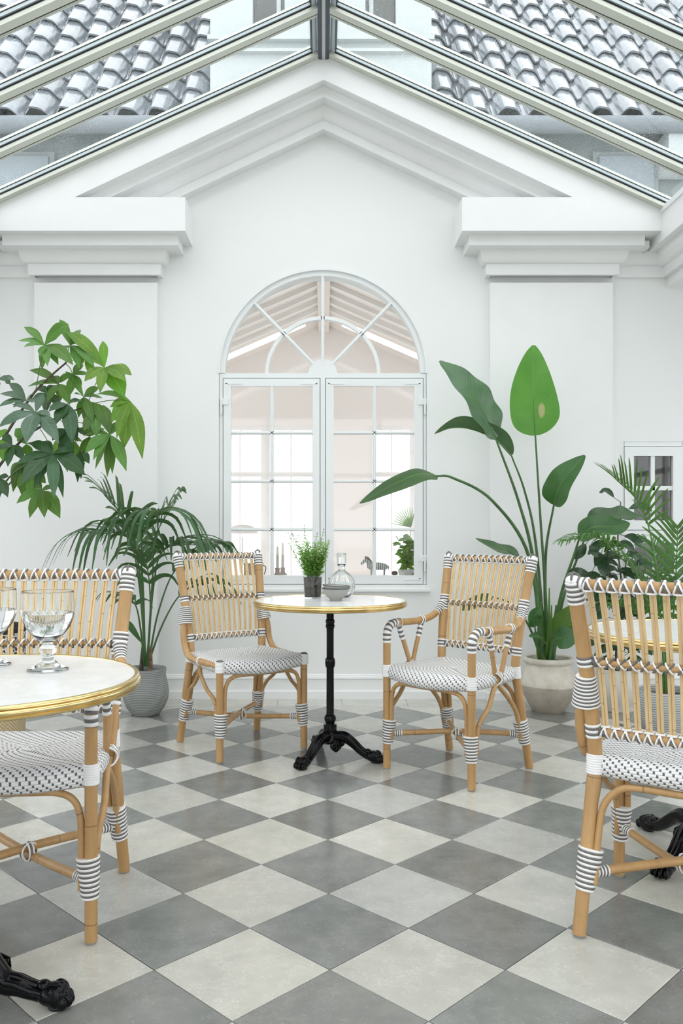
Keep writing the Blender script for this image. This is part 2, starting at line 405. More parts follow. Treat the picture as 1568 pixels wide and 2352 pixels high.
def terracotta():
    t=NT('pot_lime'); co=t.coord(); sp=t.new('ShaderNodeSeparateXYZ'); t.link(co,sp.inputs[0]); n=t.noise(co,14,6,0.65); n2=t.noise(co,4,4)
    up=t.ramp(n,[(0.3,(0.60,0.55,0.46)),(0.65,(0.76,0.72,0.64))]); lo=t.ramp(n,[(0.25,(0.33,0.29,0.23)),(0.75,(0.56,0.51,0.43))])
    h=t.math('ADD',sp.outputs[2],t.math('MULTIPLY',n2,0.02)); c=t.mix(t.math('GREATER_THAN',h,0.168),lo,up)
    t.finish(t.pbsdf(c,0.8,0.0,t.bump(n,0.3,0.004)))
terracotta()
def straw(name,pat):
    t=NT(name); uv=t.coord('UV'); sp=t.new('ShaderNodeSeparateXYZ'); t.link(uv,sp.inputs[0])
    a=t.math('MULTIPLY',sp.outputs[0],64.0); b=t.math('MULTIPLY',sp.outputs[1],52.0)
    s1=t.math('FRACT',t.math('ADD',a,b)); s2=t.math('FRACT',t.math('SUBTRACT',a,b))
    h=t.math('MINIMUM',t.math('ABSOLUTE',t.math('SUBTRACT',s1,0.5)),t.math('ABSOLUTE',t.math('SUBTRACT',s2,0.5)))
    if pat:
        vo=t.new('ShaderNodeTexVoronoi',feature='DISTANCE_TO_EDGE'); vo.inputs['Scale'].default_value=48; t.link(t.coord(),vo.inputs['Vector'])
        c=t.mix(t.math('LESS_THAN',vo.outputs['Distance'],0.13),(0.03,0.03,0.035),(0.62,0.62,0.60))
    else:
        c=t.ramp(h,[(0.0,(0.33,0.24,0.12)),(0.12,(0.62,0.50,0.30)),(0.4,(0.74,0.62,0.40))])
    t.finish(t.pbsdf(c,0.65,0.0,t.bump(h,0.5,0.006)))
straw('straw',False); straw('basket_pattern',True)
def rooftile():
    t=NT('roof_tile'); co=t.coord(); r=t.rand(); n=t.noise(co,12,5)
    c=t.ramp(n,[(0.3,(0.17,0.195,0.22)),(0.7,(0.25,0.28,0.31))]); hs=t.new('ShaderNodeHueSaturation'); t.link(t.math('MULTIPLY_ADD',r,0.4,0.8),hs.inputs['Value']); t.link(c,hs.inputs['Color'])
    t.finish(t.pbsdf(hs.outputs['Color'],0.16,0.0,t.bump(t.noise(co,40,3),0.08,0.004),**{'Specular IOR Level':1.0,'Coat Weight':0.6,'Coat Roughness':0.12,'Coat IOR':1.7}))
rooftile()
def zebra():
    t=NT('zebra_stripes'); co=t.coord(); wv=t.new('ShaderNodeTexWave',bands_direction='X'); wv.inputs['Scale'].default_value=22; wv.inputs['Distortion'].default_value=1.2; t.link(co,wv.inputs['Vector'])
    c=t.mix(t.math('GREATER_THAN',wv.outputs['Fac'],0.66),(0.60,0.58,0.55),(0.03,0.03,0.03)); t.finish(t.pbsdf(c,0.5))
zebra()
# ================================================================== THE SETTING
WY=5.42; PITCH=0.455; RIDGE=3.969; EAVE=2.06; REAR=-3.4
# ---- floor: diagonal stone tiles
floor=MB().box((-3.5,REAR-0.1,-0.12),(3.5,WY+0.02,-0.005)).build('floor','grout',smooth=False)
props(floor,'chequered floor of light and dark grey honed stone tiles laid diagonally','floor',kind='structure')
TD=0.4365; TS=TD/math.sqrt(2); TX,TYV=0.015,2.094
def tile_mesh(name,mat):
    h=TS/2-0.0012; b=0.0013
    t=MB(); vs=[]
    for q,z in ((h,-0.006),(h,-b),(h-b,0.0)):
        vs+=[(q,0,z),(0,q,z),(-q,0,z),(0,-q,z)]
    k=math.sqrt(2); vs=[(x*k,y*k,z) for x,y,z in vs]
    fs=[(8,9,10,11)]
    for i in range(4):
        j=(i+1)%4; fs+=[(i,j,j+4,i+4),(i+4,j+4,j+8,i+8)]
    t.add(vs,fs); o=t.build(name,mat,smooth=False); me=o.data; D.objects.remove(o); return me
tl_l,tl_d=tile_mesh('tile','stone_light'),tile_mesh('tile','stone_dark')
YB=5.17
far_l,far_d=MB(),MB(); nt=0
def clip_poly(pts,yb):
    out=[]
    for i in range(len(pts)):
        a,b=pts[i],pts[(i+1)%len(pts)]
        if a[1]<=yb: out.append(a)
        if (a[1]<=yb)!=(b[1]<=yb):
            f=(yb-a[1])/(b[1]-a[1]); out.append((a[0]+f*(b[0]-a[0]),yb))
    return out
for j in range(-26,16):
    for i in range(-16,17):
        if (i+j)%2: continue
        cx=TX+i*TD/2; cy=TYV+TD/2+j*TD/2
        if abs(cx)>3.4 or cy<REAR or cy-TD/2>YB-0.01: continue
        dark=(i%2==0)
        vis=abs(cx+0.04-0.0)<0.43*cy+0.32 and cy>1.75
        if cy+TD/2>YB:                                   # tiles cut by the border course
            h=TD/2-0.0017
            pl=clip_poly([(cx+h,cy),(cx,cy+h),(cx-h,cy),(cx,cy-h)],YB-0.0015)
            n=len(pl); m=MB().add([(x-cx,y-cy,0) for x,y in pl]+[(x-cx,y-cy,-0.006) for x,y in pl],[tuple(range(n))]+[(k,k+n,(k+1)%n+n,(k+1)%n) for k in range(n)])
            if abs(cx)<2.6: m.build('tile','stone_dark' if dark else 'stone_light',floor,smooth=False,loc=(cx,cy,0))
            continue
        if vis:
            o=D.objects.new('tile',tl_d if dark else tl_l); COL.objects.link(o); o.parent=floor
            o.location=(cx,cy,random.uniform(-0.0004,0.0003)); o.rotation_euler=(0,0,0); nt+=1
        else:
            h=TD/2-0.0017
            (far_d if dark else far_l).add([(cx+h,cy,-0.001),(cx,cy+h,-0.001),(cx-h,cy,-0.001),(cx,cy-h,-0.001)],[(0,1,2,3)])
props(far_l.build('tile_field','stone_light',floor,smooth=False),kind='stuff')
props(far_d.build('tile_field','stone_dark',floor,smooth=False),kind='stuff')
bx=-2.72
while bx<2.8:                                             # straight border course along the wall
    ln=0.405
    MB().box((-ln/2+0.001,-0.122,-0.006),(ln/2-0.001,0.122,0.0)).build('tile','stone_light',floor,smooth=False,loc=(bx+ln/2,YB+0.1235,0))
    bx+=ln
# ---- back wall with its arched and its small window openings
WX=(741-U0)*WY/F                                           # window axis
s0=WY/F
def wx(u): return (u-U0)*s0
def wz(v): return CAMH-(v-V0)*s0
AR=0.668; AC=wz(857); OB=wz(1345)
SWX0,SWX1=wx(1427),wx(1576)
holes=[(WX-AR,WX+AR,lambda x:OB,lambda x:AC+math.sqrt(max(0,AR*AR-(x-WX)**2))),
       (SWX0,SWX1,lambda x:wz(1219),lambda x:wz(1014)),]
low_hole=(SWX0,SWX1,wz(1480),wz(1237))
def top(x): return (RIDGE+0.03-PITCH*abs(x)) if abs(x)<=EAVE else 3.02
xs=sorted(set([-3.45,-EAVE-1e-4,-EAVE,0.0,EAVE,EAVE+1e-4,3.45,SWX0,SWX1]+[WX+AR*math.cos(math.pi*k/48) for k in range(49)]))
wb=MB()
for a,b in zip(xs[:-1],xs[1:]):
    mid=(a+b)/2; spans=[]
    hs=[h for h in holes if h[0]<mid<h[1]]
    zl,zr=0.0,0.0
    for h in sorted(hs,key=lambda q:q[2](mid)):
        spans.append((zl,zr,h[2](a),h[2](b))); zl,zr=h[3](a),h[3](b)
    spans.append((zl,zr,top(a),top(b)))
    for (p,q,r,t) in spans:
        for y,fl in ((WY,False),(WY+0.26,True)):
            f=(0,1,2,3) if not fl else (3,2,1,0)
            wb.add([(a,y,p),(b,y,q),(b,y,t),(a,y,r)],[f])
    wb.add([(a,WY,top(a)),(b,WY,top(b)),(b,WY+0.26,top(b)),(a,WY+0.26,top(a))],[(0,1,2,3)])
# reveals
arc=[(WX-AR,OB)]+[(WX+AR*math.cos(math.pi*(48-k)/48),AC+AR*math.sin(math.pi*(48-k)/48)) for k in range(49)]+[(WX+AR,OB)]
for loop in (arc,[(SWX0,wz(1219)),(SWX0,wz(1014)),(SWX1,wz(1014)),(SWX1,wz(1219))]):
    n=len(loop)
    for k in range(n):
        (xa,za),(xb,zb)=loop[k],loop[(k+1)%n]
        wb.add([(xa,WY,za),(xb,WY,zb),(xb,WY+0.26,zb),(xa,WY+0.26,za)],[(0,1,2,3)])
wall_back=wb.build('wall_back','plaster',smooth=False)
props(wall_back,'white plastered gable wall with an arched window opening','wall',kind='structure')
# ---- side walls, aisles and rear wall (mostly out of frame), window openings added for fill light
for s,nm,wn in ((-1,'left',7),(1,'right',8)):
    m=MB(); xa,xb=sorted((s*3.4,s*3.5)); y0,y1=REAR,WY+0.26; zs0,zs1=0.45,2.35
    m.box((xa,y0,0),(xb,y1,zs0)); m.box((xa,y0,zs1),(xb,y1,2.9)); ys=[y0,y0+0.3]
    for k in range(4):
        m.box((xa,y0+0.25+2.15*k-0.25,zs0),(xb,y0+0.25+2.15*k+0.15,zs1))
    m.box((xa,y1-0.35,zs0),(xb,y1,zs1))
    props(m.build('wall_'+nm,'plaster',smooth=False),'white side wall with openings added for fill light along the %s aisle'%nm,'wall',kind='structure')
    wr=empty('window_%d'%wn,(s*3.45,1.0,zs0)); props(wr,'row of unseen windows added for fill light in the %s aisle wall'%nm,'window',kind='structure')  # windows added out of view as fill light
    for k in range(9): MB().box((-0.02,-4.0+k*1.07,0),(0.02,-3.94+k*1.07,1.9)).build('mullion','window_paint',wr,smooth=False)
    MB().box((-0.02,-4.3,1.2),(0.02,4.3,1.25)).build('transom','window_paint',wr,smooth=False)
rw=MB()                                                   # unseen rear gable, opened up to light the back wall frontally
rw.box((-3.5,REAR-0.1,0),(-2.0,REAR,3.0)); rw.box((2.0,REAR-0.1,0),(3.5,REAR,3.0)); rw.box((-2.0,REAR-0.1,0),(2.0,REAR,0.12))
rw.prism_y([(-3.5,2.95),(3.5,2.95),(3.5,3.0),(EAVE,3.02),(0,RIDGE),(-EAVE,3.02),(-3.5,3.0)],REAR-0.1,REAR)
rear=rw.build('wall_rear','plaster',smooth=False); props(rear,'white gable wall behind the viewer with openings added for frontal light','wall',kind='structure')
rwin=empty('window_6',(0,REAR,0.35)); props(rwin,'unseen broad window added behind the viewer for frontal light','window',kind='structure')  # window added out of view, lights the gable wall from the front
for k in range(5):
    x=-1.9+3.8*k/4; MB().box((x-0.035,-0.08,0),(x+0.035,-0.02,2.6)).build('mullion','window_paint',rwin,smooth=False)
MB().box((-1.9,-0.08,1.6),(1.9,-0.02,1.66)).build('transom','window_paint',rwin,smooth=False)
ground=MB().box((-40,-40,-0.4),(40,40,-0.13)).build('ground','paving',smooth=False); props(ground,'unseen grey ground added around the building to bounce light','ground',kind='structure')  # ground slab added out of view, pale enough to bounce daylight indoors
# ---- pediment
FY=5.13; fz=FY/F
def fx(u): return (u-U0)*fz
def fzv(v): return CAMH-(v-V0)*fz
AX=wx(741)
ped=empty('trim_1',(0,WY,0)); props(ped,'white stepped plaster pediment under the glass roof','pediment',kind='structure')
lowA=fzv(183); zc=fzv(453); zl=fzv(530); SL=0.472; XI=fx(1061); XE=EAVE
pm=MB(); xk=(lowA-zc)/SL
def quad_prism(mb,pl,y0,y1): mb.prism_y(pl,y0,y1)
for s in (1,-1):
    def sgn(pl): return [(s*x+AX*0,z) for x,z in (pl if s==1 else pl[::-1])]
    quad_prism(pm,sgn([(0,lowA),(xk,zc),(XE,zc),(XE,RIDGE-PITCH*XE+0.0),(0,RIDGE)] if False else [(0,lowA),(xk,zc),(XE,RIDGE-PITCH*XE),(0,RIDGE+0.0)]),FY,WY+0.05)
    quad_prism(pm,sgn([(xk,zc),(XE,zc-0.0),(XE,RIDGE-PITCH*XE)]) if zc<RIDGE-PITCH*XE else sgn([(xk,zc),(XE,RIDGE-PITCH*XE-0.0005),(XE,RIDGE-PITCH*XE)]),FY,WY+0.05)
    quad_prism(pm,sgn([(XI,zl),(XE,zl),(XE,min(zc,RIDGE-PITCH*XE)),(xk,zc),(XI,zc)]),FY,WY+0.05)
fas=pm.build('fascia','trim_paint',None,smooth=False); fas.parent=ped; fas.location=(0,-WY,0)
def rake(y,zt,zb,name):
    m=MB()
    for s in (1,-1):
        pl=[(0,zb),((zb-zc)/SL,zc),((zt-zc)/SL,zc),(0,zt)]
        pl=[(s*x,z) for x,z in pl]
        m.prism_y(pl if s==1 else pl[::-1],y,WY+0.02)
    return m
Z2=3.762
b2=rake(5.205,lowA+0.01,Z2,'x').build('moulding','trim_paint',smooth=False); b2.parent=ped; b2.location=(0,-WY,0)
ov=MB(); prof=[]
for k in range(9):
    a=k/8; prof.append((5.298+0.045*(1-math.cos(a*math.pi/2)),Z2-(Z2-3.682)*math.sin(a*math.pi/2)))
prof=[(5.298,Z2+0.01)]+prof+[(WY+0.02,3.682)]
for s in (1,-1):
    for (ya,za),(yb,zb) in zip(prof[:-1],prof[1:]):
        q=[(0,ya,za),(s*(za-zc)/SL,ya,zc),(s*(zb-zc)/SL,yb,zc),(0,yb,zb)]
        ov.add(q,[(0,1,2,3) if s==1 else (3,2,1,0)])
ovo=ov.build('moulding','trim_paint',smooth=True,sharp=30); ovo.parent=ped; ovo.location=(0,-WY,0)
b4=rake(5.34,3.69,3.626,'x').build('moulding','trim_paint',smooth=False); b4.parent=ped; b4.location=(0,-WY,0)
# ---- pilasters with their capitals
def pilaster(s,n,label):
    x0,x1=(1.062,1.845)
    root=empty('trim_%d'%n,(s*(x0+x1)/2,WY,0)); props(root,label,'pilaster',kind='structure')
    ox=s*(x0+x1)/2
    def fin(m,name,**k):
        o=m.build(name,'trim_paint',**k); o.parent=root; o.location=(-ox,-WY,0); return o
    m=MB()
    xa,xb=sorted((s*x0,s*x1)); m.box((xa,5.37,0),(xb,WY+0.01,2.66)); fin(m,'shaft',smooth=False)
    path=[(x0,WY+0.01),(x0,5.37),(x1,5.37),(x1,WY),(2.2,WY)]
    if s==1: path=[(a,b) for a,b in path]
    else: path=[(-a,b) for a,b in path][::-1]
    zb4=CAMH+580*5.34/F; zt4=CAMH+605*5.34/F; zo=zl-0.062
    fin(MB().sweep(path,[(0,zb4),(0.03,zb4),(0.03,zt4+0.003),(0,zt4+0.003)]),'capital_band',smooth=False)
    pr=[(0,zt4)]
    for k in range(9):
        a=k/8*math.pi/2; pr.append((0.034+0.040*math.sin(a),zt4+(zo-zt4)*(1-math.cos(a))))
    pr+=[(0.074,zo+0.004),(0,zo+0.004)]
    fin(MB().sweep(path,pr),'ovolo_moulding',smooth=True,sharp=30)
    m=MB(); xa,xb=sorted((s*0.900,s*1.986)); m.box((xa,5.205,zo),(xb,WY+0.01,zl+0.004)); xa,xb=sorted((s*1.986,s*2.03)); m.box((xa,5.25,zo),(xb,WY+0.01,zl-0.02))
    xa,xb=sorted((s*2.02,s*2.2)); m.box((xa,5.34,zo),(xb,WY+0.01,zl)); fin(m,'cornice_band',smooth=False)
pilaster(-1,2,'white plaster pilaster behind the kentia palm')
pilaster(1,3,'white plaster pilaster behind the bird of paradise plant')
# ---- entablature beams along both sides
for s,n,lab in ((1,4,'white moulded eaves beam along the right side'),(-1,5,'white moulded eaves beam along the left side')):
    root=empty('trim_%d'%n,(s*2.3,1.0,2.64)); props(root,lab,'beam',kind='structure')
    x=lambda q:s*q
    pr=[(2.06,3.035),(2.06,2.846),(2.115,2.846)]+[(2.115+0.05*(1-math.cos(k/6*math.pi/2)),2.846-0.085*math.sin(k/6*math.pi/2)) for k in range(7)]+[(2.17,2.758),(2.17,2.700),(2.205,2.700),(2.205,2.640),(2.65,2.640),(2.65,3.035)]
    m=MB(); a=[(x(p),REAR,z) for p,z in pr]; b=[(x(p),WY,z) for p,z in pr]; N=len(pr)
    for k in range(N):
        k2=(k+1)%N; f=(0,1,2,3) if s==1 else (3,2,1,0)
        m.add([a[k],b[k],b[k2],a[k2]],[f])
    o=m.build('entablature','trim_paint',smooth=True,sharp=30); o.parent=root; o.location=(-s*2.3,-1.0,-2.64)
    m=MB(); xa,xb=sorted((s*2.05,s*2.12)); m.box((xa,REAR,3.012),(xb,FY-0.002,3.045)); o=m.build('gutter_trim','trim_paint',smooth=False); o.parent=root; o.location=(-s*2.3,-1.0,-2.64)
    xa,xb=sorted((s*2.6,s*3.45)); props(MB().box((xa,REAR,2.64),(xb,WY,2.72)).build('ceiling','plaster',smooth=False),'flat white ceiling of the %s aisle'%('right' if s==1 else 'left'),'ceiling',kind='structure')
# ---- baseboard wrapping the pilasters
bp=[(-3.4,WY),(-1.845,WY),(-1.845,5.37),(-1.062,5.37),(-1.062,WY),(1.062,WY),(1.062,5.37),(1.845,5.37),(1.845,WY),(3.4,WY)]
bprof=[(0,0),(0.026,0),(0.026,0.046),(0.021,0.053),(0.014,0.054),(0.014,0.122),(0.020,0.126),(0.020,0.136),(0.012,0.142),(0.010,0.150),(0,0.156)]
props(MB().sweep(bp,bprof).build('baseboard_back','trim_paint',smooth=False),'tall white moulded baseboard along the gable wall','baseboard',kind='structure')
# ---- glass roof
roof=empty('ceiling',(0,1,RIDGE)); props(roof,'pitched glass roof on pale aluminium rafters','glass roof',kind='structure')
def rel(o): o.parent=roof; o.location=(0,-1,-RIDGE); return o
ang=math.atan(PITCH); cA,sA=math.cos(ang),math.sin(ang)
def bar(y0,y1,h0,h1,s,mi=0,m=None,x0=0.028,x1=EAVE+0.03):       # h is the height above the rafter underside plane, square to the slope
    m=m or MB()
    def pt(x,y,h): return (s*(x+h*sA),y,RIDGE-PITCH*x+h*cA)
    vs=[pt(x,y,h) for h in (h0,h1) for x,y in ((x0,y0),(x1,y0),(x1,y1),(x0,y1))]
    fs=[(0,3,2,1),(4,5,6,7),(0,1,5,4),(1,2,6,5),(2,3,7,6),(3,0,4,7)]
    m.add(vs,fs if s==1 else [f[::-1] for f in fs],mi); return m
YS=[5.105-0.452*k for k in range(19)]
for s in (1,-1):
    for k,y in enumerate(YS):
        cap=rel(bar(y-0.026,y+0.026,0.0,0.020,s).build('rafter','alu_cream',smooth=False))
        def sub(m,nm,mt):
            o=m.build(nm,mt,smooth=False); o.parent=cap; return o
        sub(bar(y-0.0275,y+0.024,0.020,0.0275,s),'gasket','gasket')
        sub(bar(y-0.037,y-0.024,0.0275,0.043,s),'glazing_bead','alu_light')
        sub(bar(y-0.040,y-0.036,0.043,0.046,s),'gasket','gasket')
        if k:
            sub(bar(y+0.026,y+0.036,0.003,0.046,s),'gasket','gasket')
            sub(bar(y+0.036,y+0.042,0.001,0.046,s),'glazing_bead','alu_cream')
            sub(bar(y+0.042,y+0.0455,0.003,0.046,s),'gasket','gasket')
            sub(bar(y+0.0455,y+0.056,0.002,0.046,s),'glazing_bead','alu_cream')
        sub(bar(y-0.022,y+0.022,0.052,0.070,s),'cover_strip','alu_cream')
        if k<len(YS)-1:
            yn=YS[k+1]
            pn=bar(yn,y,0.046,0.052,s,x0=0.04); pn.m[1]=1; rel(pn.build('pane',['roof_glass','roof_glass_wet'],smooth=False))
            rel(bar(yn+0.02,y-0.02,0.020,0.046,s,x0=0.03,x1=0.058).build('head_bead','alu_light',smooth=False))
            rel(bar(yn+0.02,y-0.02,0.022,0.046,s,x0=0.058,x1=0.061).build('gasket','gasket',smooth=False))
m=MB(); pr=[]
for k in range(9):
    a=math.pi*k/8; pr.append((-0.037*math.cos(a) if True else 0,-0.016-0.012*math.sin(a)**0.5))
sec=[(-0.037,0.06),(-0.037,-0.004),(-0.033,-0.016),(-0.024,-0.020),(-0.012,-0.020),(0.012,-0.020),(0.024,-0.020),(0.033,-0.016),(0.037,-0.004),(0.037,0.06)]
n=len(sec); vs=[(x,REAR,RIDGE+z) for x,z in sec]+[(x,FY-0.002,RIDGE+z) for x,z in sec]
m.add(vs,[(k,(k+1)%n,(k+1)%n+n,k+n) for k in range(n)]+[tuple(range(n-1,-1,-1)),tuple(range(n,2*n))])
rb=rel(m.build('ridge_beam','ridge_dark',smooth=True,sharp=40))
o=MB().box((-0.0095,REAR,RIDGE-0.0225),(0.0095,FY-0.003,RIDGE-0.0195)).build('cover_strip','ridge_light',smooth=False); o.parent=rb
# ---- neighbouring house seen through the roof
house=empty('neighbour_house',(0,6.3,3.0)); props(house,'neighbouring house with wet pantile roof and white dormer beyond the glass roof','building')
def hp(o,p=None):
    o.parent=p or house
    if p is None: o.location=(0,-6.3,-3.0)
    return o
EY,EZ,RP=6.0,4.03,math.radians(52); cr,sr=math.cos(RP),math.sin(RP)
m=MB()
for s in (1,-1):
    pl=[(s*0.3,3.7),(s*3.5,2.95),(s*3.5,EZ+0.1),(s*0.3,EZ+0.1)]; m.prism_y(pl if s==1 else pl[::-1],6.22,6.4)
hp(m.build('wall','facade',smooth=False))
m=MB(); m.box((-0.815,6.05,3.62),(-0.51,6.45,6.6)); m.box((0.52,6.05,3.62),(0.775,6.45,6.6)); m.box((-0.28,6.05,3.62),(0.30,6.45,6.6)); m.box((-0.51,6.05,3.62),(-0.28,6.45,4.70)); m.box((0.30,6.05,3.62),(0.52,6.45,4.70)); m.box((-0.51,6.05,5.7),(-0.28,6.45,6.6)); m.box((0.30,6.05,5.7),(0.52,6.45,6.6))
m.box((-0.815,6.45,3.62),(0.775,8.6,6.6))
dm=hp(m.build('dormer','facade_white',smooth=False))
for xa,xb in ((-0.51,-0.28),(0.30,0.52)):
    o=MB().box((xa,6.13,4.70),(xb,6.14,5.7)).build('pane','smoked_glass',smooth=False); o.parent=dm
    o=MB().box((xb-0.06 if xa<0 else xa+0.03,6.10,4.70),(xb-0.03 if xa<0 else xa+0.06,6.13,5.7)).build('mullion','facade_white',smooth=False); o.parent=dm
o=MB().box((-0.83,6.0,4.58),(0.79,6.05,4.615)).build('string_course','facade_white',smooth=False); o.parent=dm
o=MB().box((-0.83,6.01,4.50),(0.79,6.05,4.52)).build('string_course','facade_white',smooth=False); o.parent=dm
# pantile roof
dk=MB()
for s in (1,-1):
    xa,xb=sorted((s*0.77,s*3.5)); dk.add([(xa,EY+0.05,EZ-0.03),(xb,EY+0.05,EZ-0.03),(xb,EY+0.05+4*cr,EZ-0.03+4*sr),(xa,EY+0.05+4*cr,EZ-0.03+4*sr)],[(0,1,2,3)])
deck=hp(dk.build('roof','gutter_zinc',smooth=False))
tw,tlen,gauge=0.218,0.36,0.30
tm=MB(); NN=12; rows=[]
for (d,lift) in ((-0.01,0.040),(tlen,0.008)):
    for k in range(NN+1):
        u=k/NN; h=0.042*math.sin(2*math.pi*u*1.0-0.6)+0.012*math.sin(4*math.pi*u)
        rows.append((u*tw*1.06-tw/2,d,h+lift))
bot=[(x,d,h-0.014) for x,d,h in rows[:NN+1]]
vs=rows+bot
tm.add(vs,[(k,k+1,NN+2+k,NN+1+k) for k in range(NN)]+[(2*NN+2+k,2*NN+3+k,k+1,k) for k in range(NN)])
to=tm.build('roof_tile','roof_tile',smooth=True,sharp=50); tmesh=to.data; D.objects.remove(to)
for side in (-1,1):
    for c in range(11 if side==1 else 10):
        for r in range(8):
            x=side*(0.80+tw*(c+0.5))-(0.02 if side==-1 else 0)
            y=EY+r*gauge*cr; z=EZ+r*gauge*sr
            if abs(x)*F/y>900: continue
            o=D.objects.new('roof_tile',tmesh); COL.objects.link(o); o.parent=deck
            o.location=(x,y,z+random.uniform(-0.003,0.003)); o.rotation_euler=(RP,0,random.uniform(-0.012,0.012))
for s in (1,-1):
    hp(MB().tube([(s*0.84,EY-0.03,EZ-0.075),(s*3.5,EY-0.03,EZ-0.075)],0.06,14).build('gutter','gutter_zinc'))
    for k,(ua,ub) in enumerate(((1,2),)):
        xa,xb=sorted((s*2.02,s*2.42))
        f=hp(MB().box((xa-0.04,6.19,3.2),(xb+0.04,6.225,3.86)).build('window_frame','facade_grey',smooth=False))
        o=MB().box((xa,6.17,3.24),(xb,6.185,3.82)).build('pane','facade_pane',smooth=False); o.parent=f
hp(MB().box((2.45,5.98,3.66),(3.2,6.2,3.93)).build('vent_box','facade_white',smooth=False))
# ---- arched window
win=empty('window_1',(WX,WY,OB)); props(win,'white arched fanlight window over two twelve-bar casements','window',kind='structure')
def wrel(o,p=None):
    if p is None: o.parent=win; o.location=(-WX,-WY,-OB)
    else: o.parent=p
    return o
R0,R1=AR-0.002,wx(741+225)-WX
yf0,yf1=WY+0.012,WY+0.085
def ring(m,ra,rb,y0,y1,a0=0,a1=math.pi,n=40,mi=0,cx=WX,cz=None):
    cz=AC if cz is None else cz; vs=[]
    for k in range(n+1):
        a=a0+(a1-a0)*k/n; c,s_=math.cos(a),math.sin(a)
        for r,y in ((ra,y0),(rb,y0),(rb,y1),(ra,y1)): vs.append((cx+r*c,y,cz+r*s_))
    fs=[]
    for k in range(n):
        for q in range(4): fs.append((k*4+q,k*4+(q+1)%4,(k+1)*4+(q+1)%4,(k+1)*4+q))
    fs+=[(0,1,2,3),(n*4+3,n*4+2,n*4+1,n*4)]
    m.add(vs,fs,mi); return m
m=MB(); ring(m,R1,R0,yf0,yf1); wrel(m.build('arch_frame','window_paint',smooth=True,sharp=35))
m=MB(); ring(m,R0-0.004,R0+0.012,WY-0.006,WY+0.02); wrel(m.build('arch_bead','window_paint',smooth=True,sharp=35))
zt0,zt1=wz(867.5),wz(856)
m=MB(); m.box((WX-R0,yf0,zt0),(WX+R0,yf1,zt1)); wrel(m.build('transom','window_paint',smooth=False))
xo0,xo1=WX-R0,WX+R0; lx0,lx1,rx0,rx1=wx(511),wx(735.5),wx(746.5),wx(972.5); zb=wz(1342.5)
for a,b in ((xo0,lx0),(rx1,xo1),(lx1,rx0)): wrel(MB().box((a,yf0+(0.0 if a!=lx1 else 0.0),OB+0.001),(b,yf1,zt0)).build('jamb' if a!=lx1 else 'mullion','window_paint',smooth=False))
wrel(MB().box((xo0,yf0,OB+0.001),(xo1,yf1,zb)).build('bottom_rail','window_paint',smooth=False))
wrel(MB().box((wx(496),WY-0.03,wz(1358)),(wx(987),WY+0.06,wz(1353))).build('window_sill','trim_paint',smooth=False))
wrel(MB().box((wx(503),WY-0.008,wz(1353)),(wx(979),WY+0.05,OB+0.004)).build('apron','trim_paint',smooth=False))
wrel(MB().box((lx0-0.002,yf1-0.015,zb-0.002),(rx1+0.002,yf1-0.010,zt0+0.002)).build('joint_backing','joint_shade',smooth=False)) if False else None
# fan bars
ys0,ys1=WY+0.02,WY+0.065
m=MB(); rim=wx(741+33)-WX; ring(m,0.0005,rim,ys0-0.006,ys1+0.004,n=24); hub=wrel(m.build('fan_hub','window_paint',smooth=True,sharp=35))
ri=wx(741+129)-WX; m=MB(); ring(m,ri-0.011,ri+0.011,ys0,ys1); wrel(m.build('fan_bar','window_paint',smooth=True,sharp=35))
angs=[46,90,134]
for a in angs:
    a=math.radians(a); d=V((math.cos(a),0,math.sin(a))); c=V((WX,(ys0+ys1)/2,AC))
    mid=c+d*((rim+R1)/2); nn=V((-d.z,0,d.x))
    m=MB().obox(mid,d*((R1-rim)/2+0.01),nn*0.011,V((0,(ys1-ys0)/2,0))); m.obox(mid-V((0,0.026,0)),d*((R1-rim)/2+0.006),nn*0.006,V((0,0.006,0)))
    wrel(m.build('fan_bar','window_paint',smooth=False))
bounds=[0]+angs+[180]
for k in range(4):
    a0,a1=math.radians(bounds[k]),math.radians(bounds[k+1])
    for ra,rb in ((rim-0.01,ri),(ri,R1+0.01)):
        m=MB(); ring(m,ra,rb,WY+0.045,WY+0.049,a0,a1,n=12); wrel(m.build('pane','window_glass',smooth=False))
